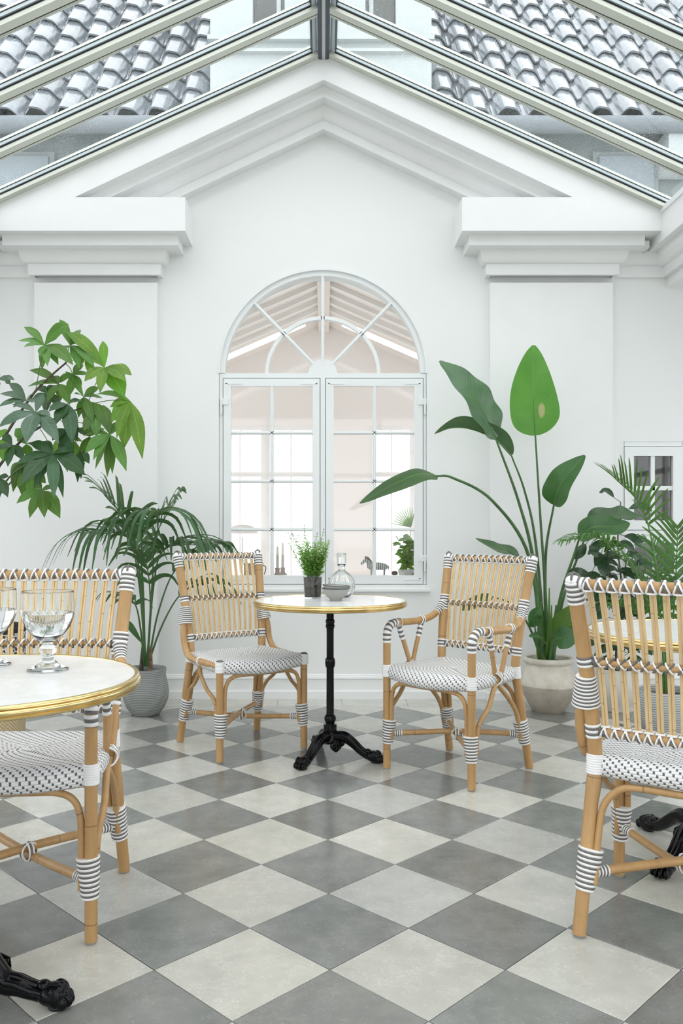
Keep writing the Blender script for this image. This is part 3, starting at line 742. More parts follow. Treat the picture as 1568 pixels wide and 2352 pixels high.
# casements
def casement(x0,x1,gx,label,hside):
    root=wrel(MB().build('casement','window_paint')) if False else empty('casement',(0,0,0)); wrel(root); root['label']=label
    cols=gx; rows=[(886,990),(997,1101.5),(1108.5,1212),(1220,1322)]
    y0,y1=WY+0.006,WY+0.055; g=0.0042
    X0,X1=x0+g,x1-g; Z1,Z0=zt0-g,zb+g
    ga,gb=cols[0][0],cols[1][1]; zt,zbm=wz(886),wz(1322)
    def c(m,nm,mt='window_paint',**k):
        o=m.build(nm,mt,**k); o.parent=root; return o
    fr=MB(); fr.box((X0,y0,Z0),(ga,y1,Z1)); fr.box((gb,y0,Z0),(X1,y1,Z1)); fr.box((ga,y0,zt),(gb,y1,Z1)); fr.box((ga,y0,Z0),(gb,y1,zbm))
    b=0.006
    c(fr,'sash_frame',smooth=False)
    ws=MB(); e=0.0006
    for lo,hi in (((x0,zb),(X0-e,zt0)),((X1+e,zb),(x1,zt0)),((X0,Z1+e),(X1,zt0)),((X0,zb),(X1,Z0-e))): ws.box((lo[0]-0.0002,y0+0.012,lo[1]-0.0002),(hi[0]+0.0002,y1-0.01,hi[1]+0.0002))
    c(ws,'gap_shade','joint_shade',smooth=False)  # dark strips stand in for the shade in the casement gaps
    mm=MB().box((cols[0][1],y0+0.008,zbm),(cols[1][0],y1-0.005,zt)); mm.box((cols[0][1]+0.006,y0+0.001,zbm),(cols[1][0]-0.006,y0+0.008,zt)); c(mm,'muntin',smooth=False)
    for (va,vb),(vc,vd) in zip(rows[:-1],rows[1:]):
        mm=MB().box((ga,y0+0.008,wz(vc)),(gb,y1-0.005,wz(vb))); mm.box((ga,y0+0.001,wz(vc)+0.006),(gb,y0+0.008,wz(vb)-0.006)); c(mm,'muntin',smooth=False)
    for (xa,xb) in cols:
        for (va,vb) in rows:
            c(MB().box((xa-0.003,y0+0.026,wz(vb)-0.003),(xb+0.003,y0+0.030,wz(va)+0.003)),'pane','window_glass',smooth=False)
    for zz in (wz(925),wz(1285)):
        hx=X0 if hside<0 else X1
        m=MB().box((hx-0.03 if hside>0 else hx-0.022,y0-0.007,zz-0.012),(hx+0.022 if hside>0 else hx+0.03,y0,zz+0.028)); m.tube([(hx+hside*0.012,y0-0.012,zz-0.07),(hx+hside*0.012,y0-0.012,zz+0.02)],0.007,10); m.ball((hx+hside*0.012,y0-0.012,zz-0.075),0.0075)
        c(m,'hinge')
    for xx,sx in ((X0,1),(X1,-1)):
        for zz,sz in ((Z1,-1),(Z0,1)):
            m=MB(); 
            xa,xb=sorted((xx+sx*0.016,xx+sx*0.026)); za,zz2=sorted((zz+sz*0.03,zz+sz*0.16)); m.box((xa,y0-0.003,za),(xb,y0+0.001,zz2))
            xa,xb=sorted((xx+sx*0.016,xx+sx*0.12)); za,zz2=sorted((zz+sz*0.022,zz+sz*0.036)); m.box((xa,y0-0.003,za),(xb,y0+0.001,zz2))
            c(m,'corner_plate',smooth=False)
casement(lx0,lx1,[(wx(530),wx(620)),(wx(628),wx(718))],'left casement of eight panes',-1)
casement(rx0,rx1,[(wx(766),wx(856)),(wx(864),wx(952))],'right casement of eight panes',1)
# ---- small window at the right
sw=empty('window_2',((SWX0+SWX1)/2,WY,wz(1219))); props(sw,'small white casement window with four grey panes by the right aisle','window',kind='structure')
def srel(o): o.parent=sw; o.location=(-(SWX0+SWX1)/2,-WY,-wz(1219)); return o
a0,a1=wx(1434),wx(1566); g0,g1,g2,g3=wx(1455),wx(1495),wx(1504),wx(1545)
m=MB()
for lo,hi in (((SWX0,wz(1219)),(a0-0.003,wz(1014))),((a1+0.003,wz(1219)),(SWX1,wz(1014))),((a0,wz(1026)+0.003),(a1,wz(1014))),((a0,wz(1219)),(a1,wz(1217)-0.003))): m.box((lo[0],WY+0.004,lo[1]),(hi[0],WY+0.07,hi[1]))
srel(m.build('frame','window_paint',smooth=False))
m=MB(); m.box((a0,WY-0.004,wz(1217)),(g0,WY+0.05,wz(1026))); m.box((g3,WY-0.004,wz(1217)),(a1,WY+0.05,wz(1026))); m.box((g0,WY-0.004,wz(1047)),(g3,WY+0.05,wz(1026))); m.box((g0,WY-0.004,wz(1217)),(g3,WY+0.05,wz(1195)))
srel(m.build('sash_frame','window_paint',smooth=False))
srel(MB().box((g1,WY+0.004,wz(1195)),(g2,WY+0.05,wz(1047))).build('muntin','window_paint',smooth=False)); srel(MB().box((g0,WY+0.004,wz(1126)),(g3,WY+0.05,wz(1116))).build('muntin','window_paint',smooth=False))
for xa,xb in ((g0,g1),(g2,g3)):
    for va,vb in ((1047,1116),(1126,1195)): srel(MB().box((xa-0.002,WY+0.022,wz(vb)-0.002),(xb+0.002,WY+0.026,wz(va)+0.002)).build('pane','smoked_glass',smooth=False))
m=MB().box((a0-0.014,WY-0.012,wz(1071)),(a0+0.03,WY-0.004,wz(1066))); m.tube([(a0-0.006,WY-0.012,wz(1090)),(a0-0.006,WY-0.012,wz(1060))],0.006,10); srel(m.build('hinge','window_paint'))
m=MB(); m.box((SWX0-0.02,WY-0.012,wz(1228)),(SWX1+0.05,WY+0.01,wz(1219))); srel(m.build('window_sill','trim_paint',smooth=False))
rm=MB().box((SWX0-0.3,WY+0.27,0.9),(SWX1+0.3,WY+1.3,1.9)); rm.f=[f[::-1] for f in rm.f]; del rm.f[2]; del rm.m[2]; del rm.uv[2]
srel(rm.build('dim_room','room_dark',smooth=False))  # dark-coloured box stands in for a shaded interior
# lower casement beneath it, half hidden by leaves
lw=empty('window_3',((SWX0+SWX1)/2,WY,0.5)); props(lw,'lower white casement with grey panes behind the areca palm','window',kind='structure')
def lrel(o): o.parent=lw; o.location=(-(SWX0+SWX1)/2,-WY,-0.5); return o
zt_,zb_=wz(1236),wz(1420)
m=MB(); m.box((a0,WY-0.022,zb_),(g0,WY+0.002,zt_)); m.box((g3,WY-0.022,zb_),(a1,WY+0.002,zt_)); m.box((g0,WY-0.022,wz(1246)),(g3,WY+0.002,zt_)); m.box((g0,WY-0.022,zb_),(g3,WY+0.002,wz(1398)))
lrel(m.build('sash_frame','window_paint',smooth=False))
lrel(MB().box((g1,WY-0.018,wz(1398)),(g2,WY+0.002,wz(1246))).build('muntin','window_paint',smooth=False)); lrel(MB().box((g0,WY-0.018,wz(1326)),(g3,WY+0.002,wz(1318))).build('muntin','window_paint',smooth=False))
for xa,xb in ((g0,g1),(g2,g3)):
    for va,vb in ((1246,1318),(1326,1398)): 
        o=lrel(MB().box((xa,WY-0.012,wz(vb)),(xb,WY-0.008,wz(va))).build('pane','smoked_glass',smooth=False))
        o=lrel(MB().box((xa,WY-0.005,wz(vb)),(xb,WY-0.002,wz(va))).build('pane_shade_sheet','room_dark',smooth=False))  # dark sheet on the wall stands in for a dim room
# ---- the room beyond the arched window
BY0,BY1=WY+0.26,9.6; BZ=3.42; BE=2.42; BX=2.3
props(MB().box((-BX,BY0,-0.1),(BX,BY1,0)).build('floor','peach_light',smooth=False),'pale floor of the room beyond the window','floor',kind='structure')
bc=empty('ceiling',(0,7.5,BZ)); props(bc,'peach boarded gable ceiling seen through the fanlight','ceiling',kind='structure')
def brel(o): o.parent=bc; o.location=(0,-7.5,-BZ); return o
bp_=(BZ-BE)/BX
for s in (1,-1):
    f=lambda q:q if s==1 else [t[::-1] for t in q]
    m=MB(); zz=lambda x:BZ-bp_*x
    for xa,xb,ya,yb in ((0,BX,BY0,9.10),(0,BX,9.36,BY1),(0,0.2,9.10,9.36),(2.2,BX,9.10,9.36)): m.add([(s*xa,ya,zz(xa)),(s*xb,ya,zz(xb)),(s*xb,yb,zz(xb)),(s*xa,yb,zz(xa))],f([(0,1,2,3)]))
    brel(m.build('boarding','peach',smooth=False))
    y=BY0+0.35
    while y<BY1:
        if 9.02<y<9.37: y+=0.30; continue
        m=MB(); pts=[(0.03,0.0),(BX-0.02,0.0)]
        vs=[]
        for d in (0.0,0.055):
            for x,yy in ((0.0,y),(BX,y),(BX,y+0.07),(0.0,y+0.07)): vs.append((s*x,yy,BZ-bp_*x-d+0.01))
        m.add(vs,f([(0,1,2,3),(7,6,5,4),(0,4,5,1),(1,5,6,2),(2,6,7,3),(3,7,4,0)])); brel(m.build('rafter','peach_light',smooth=False)); y+=0.30
brel(MB().box((-0.06,BY0,BZ-0.09),(0.06,BY1,BZ)).build('ridge_beam','peach',smooth=False))
# far wall with tall daylight windows, side walls with openings added to brighten the room
m=MB(); ops=[(-1.25,-0.08),(0.52,1.55)]; zA,zB=0.5,2.26
xsb=[-BX,-1.25,-0.08,0.52,1.55,BX]
for k in range(5):
    a,b=xsb[k],xsb[k+1]
    if k in (1,3): m.box((a,BY1,0),(b,BY1+0.12,zA)); m.box((a,BY1,zB),(b,BY1+0.12,2.45))
    else: m.box((a,BY1,0),(b,BY1+0.12,2.45))
m.prism_y([(-BX,2.45),(BX,2.45),(0,BZ+0.02)],BY1,BY1+0.12)
props(m.build('wall_far','peach_lit',smooth=False),'peach end wall of the room beyond with two tall windows','wall',kind='structure')
for n_,(a,b) in enumerate(ops):
    wf=empty('window_%d'%(4+n_),((a+b)/2,BY1,zA)); props(wf,'pale daylit window %s end wall of the room beyond'%('left in the' if n_==0 else 'right in the'),'window',kind='structure')
    t=0.05; mm_=(a+b)/2
    for lo,hi,nm in (((a,zA),(a+t,zB),'frame'),((b-t,zA),(b,zB),'frame'),((a+t,zB-t),(b-t,zB),'frame'),((a+t,zA),(b-t,zA+t),'frame'),((mm_-0.05,zA+t),(mm_+0.05,zB-t),'mullion'),((a+t,1.68),(mm_-0.05,1.73),'transom'),((mm_+0.05,1.68),(b-t,1.73),'transom')):
        o=MB().box((lo[0],BY1+0.02,lo[1]),(hi[0],BY1+0.08,hi[1])).build(nm,'peach_light',smooth=False); o.parent=wf; o.location=(-(a+b)/2,-BY1,-zA)
    for xx in ((a+(a+b)/2)/2,(b+(a+b)/2)/2):
        o=MB().box((xx-0.008,BY1+0.04,zA),(xx+0.008,BY1+0.06,zB)).build('muntin','peach_light',smooth=False); o.parent=wf; o.location=(-(a+b)/2,-BY1,-zA)
for s,nm in ((-1,'wall_annex_left'),(1,'wall_annex_right')):
    m=MB(); xa,xb=sorted((s*BX,s*(BX+0.12)))
    for lo,hi in (((BY0,0),(BY0+0.15,2.5)),((BY0+1.35,0),(BY0+1.5,2.5)),((BY0+2.7,0),(BY0+2.85,2.5)),((BY1-0.15,0),(BY1,2.5)),((BY0,0),(BY1,0.4)),((BY0,2.36),(BY1,2.5))): m.box((xa,lo[0],lo[1]),(xb,hi[0],hi[1]))
    props(m.build(nm,'peach',smooth=False),'peach %s side wall with openings added to brighten the room beyond'%('left' if s<0 else 'right'),'wall',kind='structure')
isill=MB().box((WX-0.66,WY+0.10,OB+0.001),(WX+0.66,WY+0.42,wz(1324)-0.012)).build('window_ledge','sill_white',smooth=False)
props(isill,'white inner window ledge behind the casements','ledge')
# ================================================================== RATTAN CHAIRS
def sleeve(mb, path, r, n_rings, n=14, ends=0, mis=(0,1)):    # striped binding: bulging rings in white and grey along a path
    path=[V(p) for p in path]; L=[0]
    for a,b in zip(path[:-1],path[1:]): L.append(L[-1]+(b-a).length)
    def at(d):
        for i in range(len(path)-1):
            if d<=L[i+1] or i==len(path)-2:
                t=(d-L[i])/max(1e-9,L[i+1]-L[i]); return path[i].lerp(path[i+1],t)
    rr=r if callable(r) else (lambda t:r)
    T=L[-1]
    for k in range(n_rings):
        a,b=T*k/n_rings,T*(k+1)/n_rings; h=(b-a)
        pts=[at(a),at(a+h*0.25),at(a+h*0.75),at(b)]
        q=[rr(a/T)-0.0012,rr((a+h*0.25)/T),rr((a+h*0.75)/T),rr(b/T)-0.0012]
        mb.tube(pts,q,n,mis[k%2],caps=False)
    # close ends
    for e,k in ((0,0),(1,n_rings-1)):
        pts=[at(0.0),at(0.0005)] if e==0 else [at(T-0.0005),at(T)]
        mb.tube(pts,rr(e)-0.0014,n,mis[k%2],caps=True)
def tilted_ring(mb, c, ax, r, tilt, wd, mi, up=V((0,0,1)), n=16):
    ax=V(ax).normalized(); u=(up-ax*up.dot(ax)).normalized(); b=ax.cross(u); pts=[]
    for k in range(n):
        a=2*math.pi*k/n; pts.append(V(c)+u*(r*math.cos(a))+b*(r*math.sin(a))+ax*(tilt*r*math.cos(a)))
    mb.tube(pts,wd,5,mi,closed=True)
def make_chair(arm):
    root=empty('rattan_armchair' if arm else 'rattan_side_chair')
    def part(m,name,mats,parent=None,**k):
        o=m.build(name,mats,root if parent is None else parent,**k); return o
    WB=['wrap_white','wrap_grey']
    SX,SY=0.232,-0.215
    def post(s): return catmull([(s*0.224,0.248,0.006),(s*0.209,0.180,0.36),(s*0.205,0.160,0.46),(s*0.213,0.178,0.62),(s*0.224,0.215,0.79),(s*0.236,0.258,0.955)],6)
    def post_at(s,z):
        p=post(s)
        for a,b in zip(p[:-1],p[1:]):
            if a.z<=z<=b.z: return a.lerp(b,(z-a.z)/(b.z-a.z))
        return p[-1]
    posts={}
    for s in (-1,1):
        posts[s]=part(MB().tube(post(s),[0.0185+0.0025*min(1,k/20) for k in range(len(post(s)))],14),'rear_leg','rattan')
        g=post_at(s,0.01); o=MB().tube([(g.x,g.y,0),(g.x,g.y,0.009)],0.014,12).build('glide','glide',posts[s])
    fl={}
    for s in (-1,1):
        if arm:
            pth=[(s*SX,SY,0.007),(s*SX,SY,0.25),(s*SX,SY,0.56)]+[(s*(SX+0.004*k/5),SY+0.055*(1-math.cos(k/5*math.pi/2)),0.605+0.055*math.sin(k/5*math.pi/2)) for k in range(6)]
            arm_p=catmull([pth[-1],(s*0.245,-0.08,0.657),(s*0.250,0.04,0.655),(s*0.242,0.12,0.668),(s*0.228,0.170,0.70),(s*0.222,0.195,0.735)],6)
            fl[s]=part(MB().tube(pth,0.0172,14),'front_leg','rattan'); part(MB().tube(arm_p,0.0165,14),'armrest','rattan')
            m=MB(); sleeve(m,[(s*SX,SY,0.575)]+pth[3:]+[(s*0.2365,SY+0.07,0.6598)],0.0190,13); part(m,'binding',WB)
            m=MB(); sleeve(m,[arm_p[i] for i in range(len(arm_p)-9,len(arm_p))],lambda t:0.0185+0.004*t,11); part(m,'binding',WB); m=MB(); pa=post_at(s,0.70); pb=post_at(s,0.77); sleeve(m,[pa,pb],0.0245,11); part(m,'binding',WB)
            # crossing V braces running from the arm through the seat edge to the legs
            yc=-0.03; xo=s*0.238
            for d in (-1,1):
                ya=yc+d*0.085; yl=(SY+0.02) if d==1 else None
                if d==1: low=[(xo,yc+0.010,0.455),(xo-s*0.006,yc-0.030,0.405),(s*0.236,-0.105,0.335),(s*0.234,-0.175,0.27),(s*SX,SY+0.026,0.20),(s*SX,SY+0.026,0.145)]
                else:
                    q1,q2=post_at(s,0.20),post_at(s,0.145); low=[(xo,yc-0.010,0.455),(xo-s*0.008,yc+0.035,0.405),(s*0.230,0.075,0.345),(s*0.224,0.145,0.275),(q1.x+s*0.004,q1.y-0.028,0.20),(q2.x+s*0.004,q2.y-0.028,0.145)]
                p=catmull([(s*0.247,ya,0.648),(s*0.243,yc+d*0.045,0.545)]+low,6)
                off=V((s*0.006*d,0,0)); part(MB().tube([x+off*min(1,max(0,(0.6-x.z)*6)) for x in p],0.0105,10),'brace','rattan')
                m=MB(); sleeve(m,[p[0]+V((0,0,0.004)),p[2],p[4]],0.0128,7); part(m,'binding',WB); m=MB(); tilted_ring(m,V((s*0.247,ya+0.004,0.656)),V((0,1,0)),0.0195,0.25,0.0032,0); tilted_ring(m,V((s*0.247,ya-0.003,0.656)),V((0,1,0)),0.0195,0.25,0.0032,1); tilted_ring(m,V((s*0.247,ya-0.010,0.656)),V((0,1,0)),0.0195,0.25,0.0032,0); part(m,'arm_tie',WB)
            m=MB()
            for t in (-0.55,0.55):
                for k,dd in enumerate((-0.006,0,0.006)):
                    tilted_ring(m,V((s*0.2365,yc+dd,0.447)),V((0,1,0)),0.0275,t*1.1,0.0032,k%2,n=20)
            part(m,'binding',WB)
        else:
            fl[s]=part(MB().tube([(s*SX,SY,0.007),(s*SX,SY,0.2),(s*SX,SY,0.462)],0.0172,14),'front_leg','rattan')
            a=post_at(s,0.665); b=post_at(s,0.58)
            p=catmull([(a.x+s*0.012,a.y-0.004,0.665),(b.x+s*0.033,b.y-0.008,0.58),(s*0.244,0.150,0.515),(s*0.246,0.110,0.468),(s*0.245,0.05,0.453),(s*0.240,-0.08,0.450),(s*0.234,-0.195,0.450)],6)
            part(MB().tube(p,0.0158,14),'side_rail','rattan')
            m=MB(); q0,q1=post_at(s,0.612),post_at(s,0.695); c0=q0+V((s*0.014,-0.004,0)); c1=q1+V((s*0.004,0,0)); sleeve(m,[c0,c0.lerp(c1,0.5),c1],lambda t:0.0395-0.0135*t,17,n=18); part(m,'binding',WB)
            m=MB()
            for k,dd in enumerate((0.012,0.004,-0.004)): tilted_ring(m,V((s*0.241,-0.02+dd,0.450)),V((0,1,0)),0.0185,0.3*(1 if k else -1),0.0032,k%2)
            part(m,'binding',WB)
            p2=catmull([(s*0.236,-0.01,0.44),(s*0.236,-0.02,0.385),(s*0.236,-0.085,0.325),(s*0.234,-0.160,0.285),(s*0.233,SY+0.027,0.22),(s*0.232,SY+0.026,0.14)],6); part(MB().tube(p2,0.0095,10),'brace','rattan')
            q1,q2=post_at(s,0.22),post_at(s,0.14)
            p2=catmull([(s*0.232,0.00,0.44),(s*0.230,0.015,0.385),(s*0.226,0.07,0.330),(s*0.222,0.135,0.285),(q1.x,q1.y-0.028,0.22),(q2.x,q2.y-0.028,0.14)],6); part(MB().tube(p2,0.0095,10),'brace','rattan')
        MB().tube([(s*SX,SY,0),(s*SX,SY,0.009)],0.0135,12).build('glide','glide',fl[s])
        # leg bindings
        m=MB(); sleeve(m,[(s*(SX-0.003),SY+0.003,0.118),(s*(SX-0.006),SY+0.005,0.17),(s*(SX-0.010),SY+0.008,0.226)],lambda t:0.0235+0.0085*t,17,n=18); part(m,'binding',WB)
        q0,q1=post_at(s,0.118),post_at(s,0.226); m=MB(); sleeve(m,[q0+V((-s*0.003,-0.003,0)),q1+V((-s*0.009,-0.008,0))],lambda t:0.0255+0.0085*t,17,n=18); part(m,'binding',WB)
        # seat corner wraps
        m=MB()
        sleeve(m,[(s*SX,SY,0.421),(s*SX,SY,0.476 if arm else 0.472)],0.0225,8,mis=(0,0)); 
        if not arm: m.ball((s*SX,SY,0.468),(0.0215,0.0215,0.013),1)
        part(m,'seat_wrap',WB)
        q0,q1=post_at(s,0.421),post_at(s,0.474); m=MB(); sleeve(m,[q0,q1],0.0235,8,mis=(0,0)); part(m,'seat_wrap',WB)
    # arches under the seat
    fz_=0.398
    def archp(xa,ya,zlow,ytop,xtop):
        h=[]
        h.append((xa,ya,zlow)); h.append((xa,ya,0.26)); h.append((xa*0.985,ya+(ytop-ya)*0.3,0.335)); h.append((xa*0.90,ya+(ytop-ya)*0.7,0.379)); h.append((xa*0.70,ytop,fz_)); h.append((xa*0.35,ytop,fz_+0.001))
        return h
    left=archp(-(SX-0.026),SY+0.002,0.14,SY,0); right=[(-x,y,z) for x,y,z in left][::-1]
    part(MB().tube(catmull(left+[(0,SY,fz_+0.001)]+right,5),0.0098,10),'front_arch','rattan')
    qa,qb=post_at(-1,0.14),post_at(-1,0.27); bl=[(qa.x+0.027,qa.y,0.14),(qb.x+0.027,qb.y,0.27),(qb.x+0.038,0.183,0.345),(qb.x+0.075,0.168,0.388),(-0.09,0.163,fz_)]
    part(MB().tube(catmull(bl+[(0,0.163,fz_)]+[(-x,y,z) for x,y,z in bl][::-1],5),0.0098,10),'rear_arch','rattan')
    # crossed stretchers with bindings
    zs=0.162
    for s,dz in ((1,0.011),(-1,-0.011)):
        a=V((-s*(SX-0.012),SY+0.012,zs)); q=post_at(s,zs); b=V((q.x-s*0.012,q.y-0.012,zs)); mid=(a+b)/2+V((0,0,dz))
        st=part(MB().tube(catmull([a,mid,b],8),0.0125,12),'stretcher','rattan')
        for e,o_ in ((a,b),(b,a)):
            d=(mid-e).normalized(); m=MB(); sleeve(m,[e+d*0.018,e+d*0.052],0.0152,7); part(m,'binding',WB)
    m=MB(); c=V((0,0.0,zs)); c=V((0,(SY+post_at(1,zs).y)/2,zs))
    for t in (0.5,-0.5):
        ax=V((1,t*1.6,0))
        for k,dd in enumerate((-0.006,0,0.006)): tilted_ring(m,c+ax.normalized()*dd,ax,0.0255,0.0,0.003,k%2,n=18)
    part(m,'binding',WB)
    # back rails
    def rail(z,bow,inset=0.0):
        a,b=post_at(-1,z),post_at(1,z); a=a+V((inset,0,0)); b=b-V((inset,0,0))
        return [a.lerp(b,k/14)+V((0,bow*math.sin(math.pi*k/14),0)) for k in range(15)]
    rt,rm_,rl=rail(0.948,0.018),rail(0.735,0.020),rail(0.540,0.016)
    def on(r,t):
        x=t*14; i=min(13,int(x)); return r[i].lerp(r[i+1],x-i)
    top_=part(MB().tube(rt,0.0142,12),'top_rail','rattan'); mid_=part(MB().tube(rm_,0.0082,10),'middle_rail','rattan'); low_=part(MB().tube(rl,0.0125,12),'lower_rail','rattan')
    NS=13; bt,bm,bl_=MB(),MB(),MB()
    for k in range(NS):
        t=0.075+0.85*(k+0.5)/NS if False else 0.085+0.83*k/(NS-1)
        p0,p1,p2=on(rt,t),on(rm_,t),on(rl,t); m=MB()
        fw=V((0,-0.011,0))
        for e in (-1,1):
            o=V((e*0.0044,0,0)); m.tube(catmull([p0+o+V((0,-0.002,0)),p1+o+fw,p2+o+V((0,-0.002,0))],6),0.0043,7,v0=random.random())
        part(m,'slat','cane')
        ax=(on(rt,min(1,t+0.02))-on(rt,max(0,t-0.02))).normalized()
        for tl,dx,mi in ((0.45,-0.006,0),(0.45,0.0005,1),(-0.40,0.0065,0)): tilted_ring(bt,p0+ax*dx,ax,0.0168,tl,0.0030,mi)
        bt.tube([p0+V((-0.011,-0.008,-0.0165)),p0+V((0,-0.013,-0.0175)),p0+V((0.011,-0.008,-0.0165))],0.003,6,0); bt.tube([p0+V((-0.011,0.008,-0.0165)),p0+V((0,0.012,-0.0175)),p0+V((0.011,0.008,-0.0165))],0.003,6,0)
        for tl,dx,mi in ((0.75,0.0,0),(-0.75,0.0,1)): tilted_ring(bm,p1+ax*dx+V((0,-0.004,0)),ax,0.0135,tl,0.0027,mi)
        for tl,dx,mi in ((0.42,-0.005,0),(0.42,0.0015,1),(-0.42,0.007,0)): tilted_ring(bl_,p2+ax*dx,ax,0.0152,tl,0.0030,mi)
        bl_.tube([p2+V((-0.011,-0.006,0.0150)),p2+V((0,-0.010,0.016)),p2+V((0.011,-0.006,0.0150))],0.003,6,0); bl_.tube([p2+V((-0.011,0.006,0.0150)),p2+V((0,0.010,0.016)),p2+V((0.011,0.006,0.0150))],0.003,6,0)
    for r,b_,rr in ((rm_,bm,0.0105),(rl,bl_,0.0145)):
        for s in (-1,1):
            t0,t1=(0.045,0.075) if s<0 else (0.955,0.925); sleeve(b_,[on(r,t0),on(r,t1)],rr,3,mis=(1,1))
    bt.build('cross_binding',WB,top_); bm.build('cross_binding',WB,mid_); bl_.build('cross_binding',WB,low_)
    for s in (-1,1):
        m=MB(); sleeve(m,[post_at(s,0.895),post_at(s,0.93),post_at(s,0.955)],0.0235,9,n=16)
        tp=post_at(s,0.955); m.ball(tp+V((0,0,0.001)),(0.0225,0.0225,0.016),0); tilted_ring(m,tp+V((0,0,0.004)),V((1,0,0)),0.0195,0.0,0.0036,1); tilted_ring(m,tp+V((0,0,0.003)),V((0,1,0)),0.0185,0.0,0.0036,1)
        rp=on(rt,0.03 if s<0 else 0.97); rq=on(rt,0.075 if s<0 else 0.925); sleeve(m,[tp.lerp(rp,0.2),rq],0.0172,4); part(m,'corner_binding',WB)
        m=MB(); sleeve(m,[post_at(s,0.722),post_at(s,0.750)],0.0228,4); part(m,'binding',WB); m=MB(); sleeve(m,[post_at(s,0.522),post_at(s,0.560)],0.0222,5); part(m,'binding',WB)
    # woven seat: four mitred panels with a rolled edge
    A=[V((-SX,SY,0)),V((SX,SY,0)),V((0.205,0.160,0)),V((-0.205,0.160,0))]; C=V((0,-0.025,0)); m=MB()
    for k in range(4):
        a,b=A[k],A[(k+1)%4]; e=(b-a); Ln=e.length; e.normalize(); out=V((e.y,-e.x,0)); ns=14; fr=(k==0)
        prof=[(-0.034,0.419),(-0.006,0.414),(0.012,0.422),(0.0195,0.440),(0.0175,0.458),(0.006,0.471),(-0.012,0.4755)]
        rows=[]; vlen=[0]
        for (p,q) in zip(prof[:-1],prof[1:]): vlen.append(vlen[-1]+math.hypot(q[0]-p[0],q[1]-p[1]))
        NR=7
        for i in range(ns+1):
            t=i/ns; E=a.lerp(b,t); bul=math.sin(math.pi*t); row=[]
            ext=(0.026 if fr else 0.004)*bul; sag=(0.016 if fr else 0.005)*bul
            for j,(o,z) in enumerate(prof):
                q=E+out*(o*min(1,0.35+bul*1.6)+ext); row.append((V((q.x,q.y,z-sag*(1.0 if j<4 else 0.35))),(E-a).dot(e),vlen[j]))
            Q=E+out*(prof[-1][0]+ext)
            for j in range(1,NR+1):
                tt=j/NR; q=Q.lerp(C,tt); z=0.4755-0.006*math.sin(math.pi*min(1,tt))-sag*0.35*(1-tt)-0.004*tt
                row.append((V((q.x,q.y,z)),(q-a).dot(e),vlen[-1]+(Q-q).dot(out)))
            rows.append(row)
        M=len(rows[0])
        for i in range(ns):
            for j in range(M-1):
                q=[rows[i][j],rows[i+1][j],rows[i+1][j+1],rows[i][j+1]]
                m.add([x[0] for x in q],[(0,1,2,3)],0,[[(x[1]+k*0.013,x[2]) for x in q]])
        # underside
        m.add([rows[i][0][0] for i in range(ns+1)]+[V((0,-0.025,0.425))],[(i+1,i,ns+1) for i in range(ns)],0)
    import bmesh
    so=part(m,'seat','weave',smooth=True,sharp=60)
    bm_=bmesh.new(); bm_.from_mesh(so.data); bmesh.ops.remove_doubles(bm_,verts=bm_.verts,dist=0.0002); bm_.to_mesh(so.data); bm_.free()
    return root
side=make_chair(False); armc=make_chair(True)
def place(o,x,y,rz,label,group):
    o.location=(x,y,0); o.rotation_euler=(0,0,rz); props(o,label,'chair',group)
def from_feet(ff,depth_dir,sgn):           # world position of one front foot, facing direction (front), which front foot (+1 = local +x)
    f=V(depth_dir).normalized(); rz=math.atan2(f.x,-f.y)
    R=Matrix.Rotation(rz,2); off=R@V((sgn*0.232,-0.215)); return ff[0]-off.x,ff[1]-off.y,rz
G='white-bound rattan bistro chairs'
x,y,r=from_feet((-0.484,3.925),(0.555,-0.83),-1); place(side,x,y,r,'armless rattan chair with white woven seat beside the kentia palm, facing the middle table',G)
s2=copy_tree(side); x,y,r=from_feet((0.932,2.656),(0.545,0.838),1); place(s2,x,y,r,'armless rattan chair seen from behind, pushed towards the right-hand table',G)
x,y,r=from_feet((0.288,3.835),(-0.70,-0.70),-1); place(armc,x,y,r,'rattan armchair with striped bindings beside the bird of paradise pot',G)
a2=copy_tree(armc); x,y,r=from_feet((-0.615,2.228),(0.03,-1.0),1); place(a2,x,y,r,'rattan armchair facing the viewer behind the table with two goblets',G)
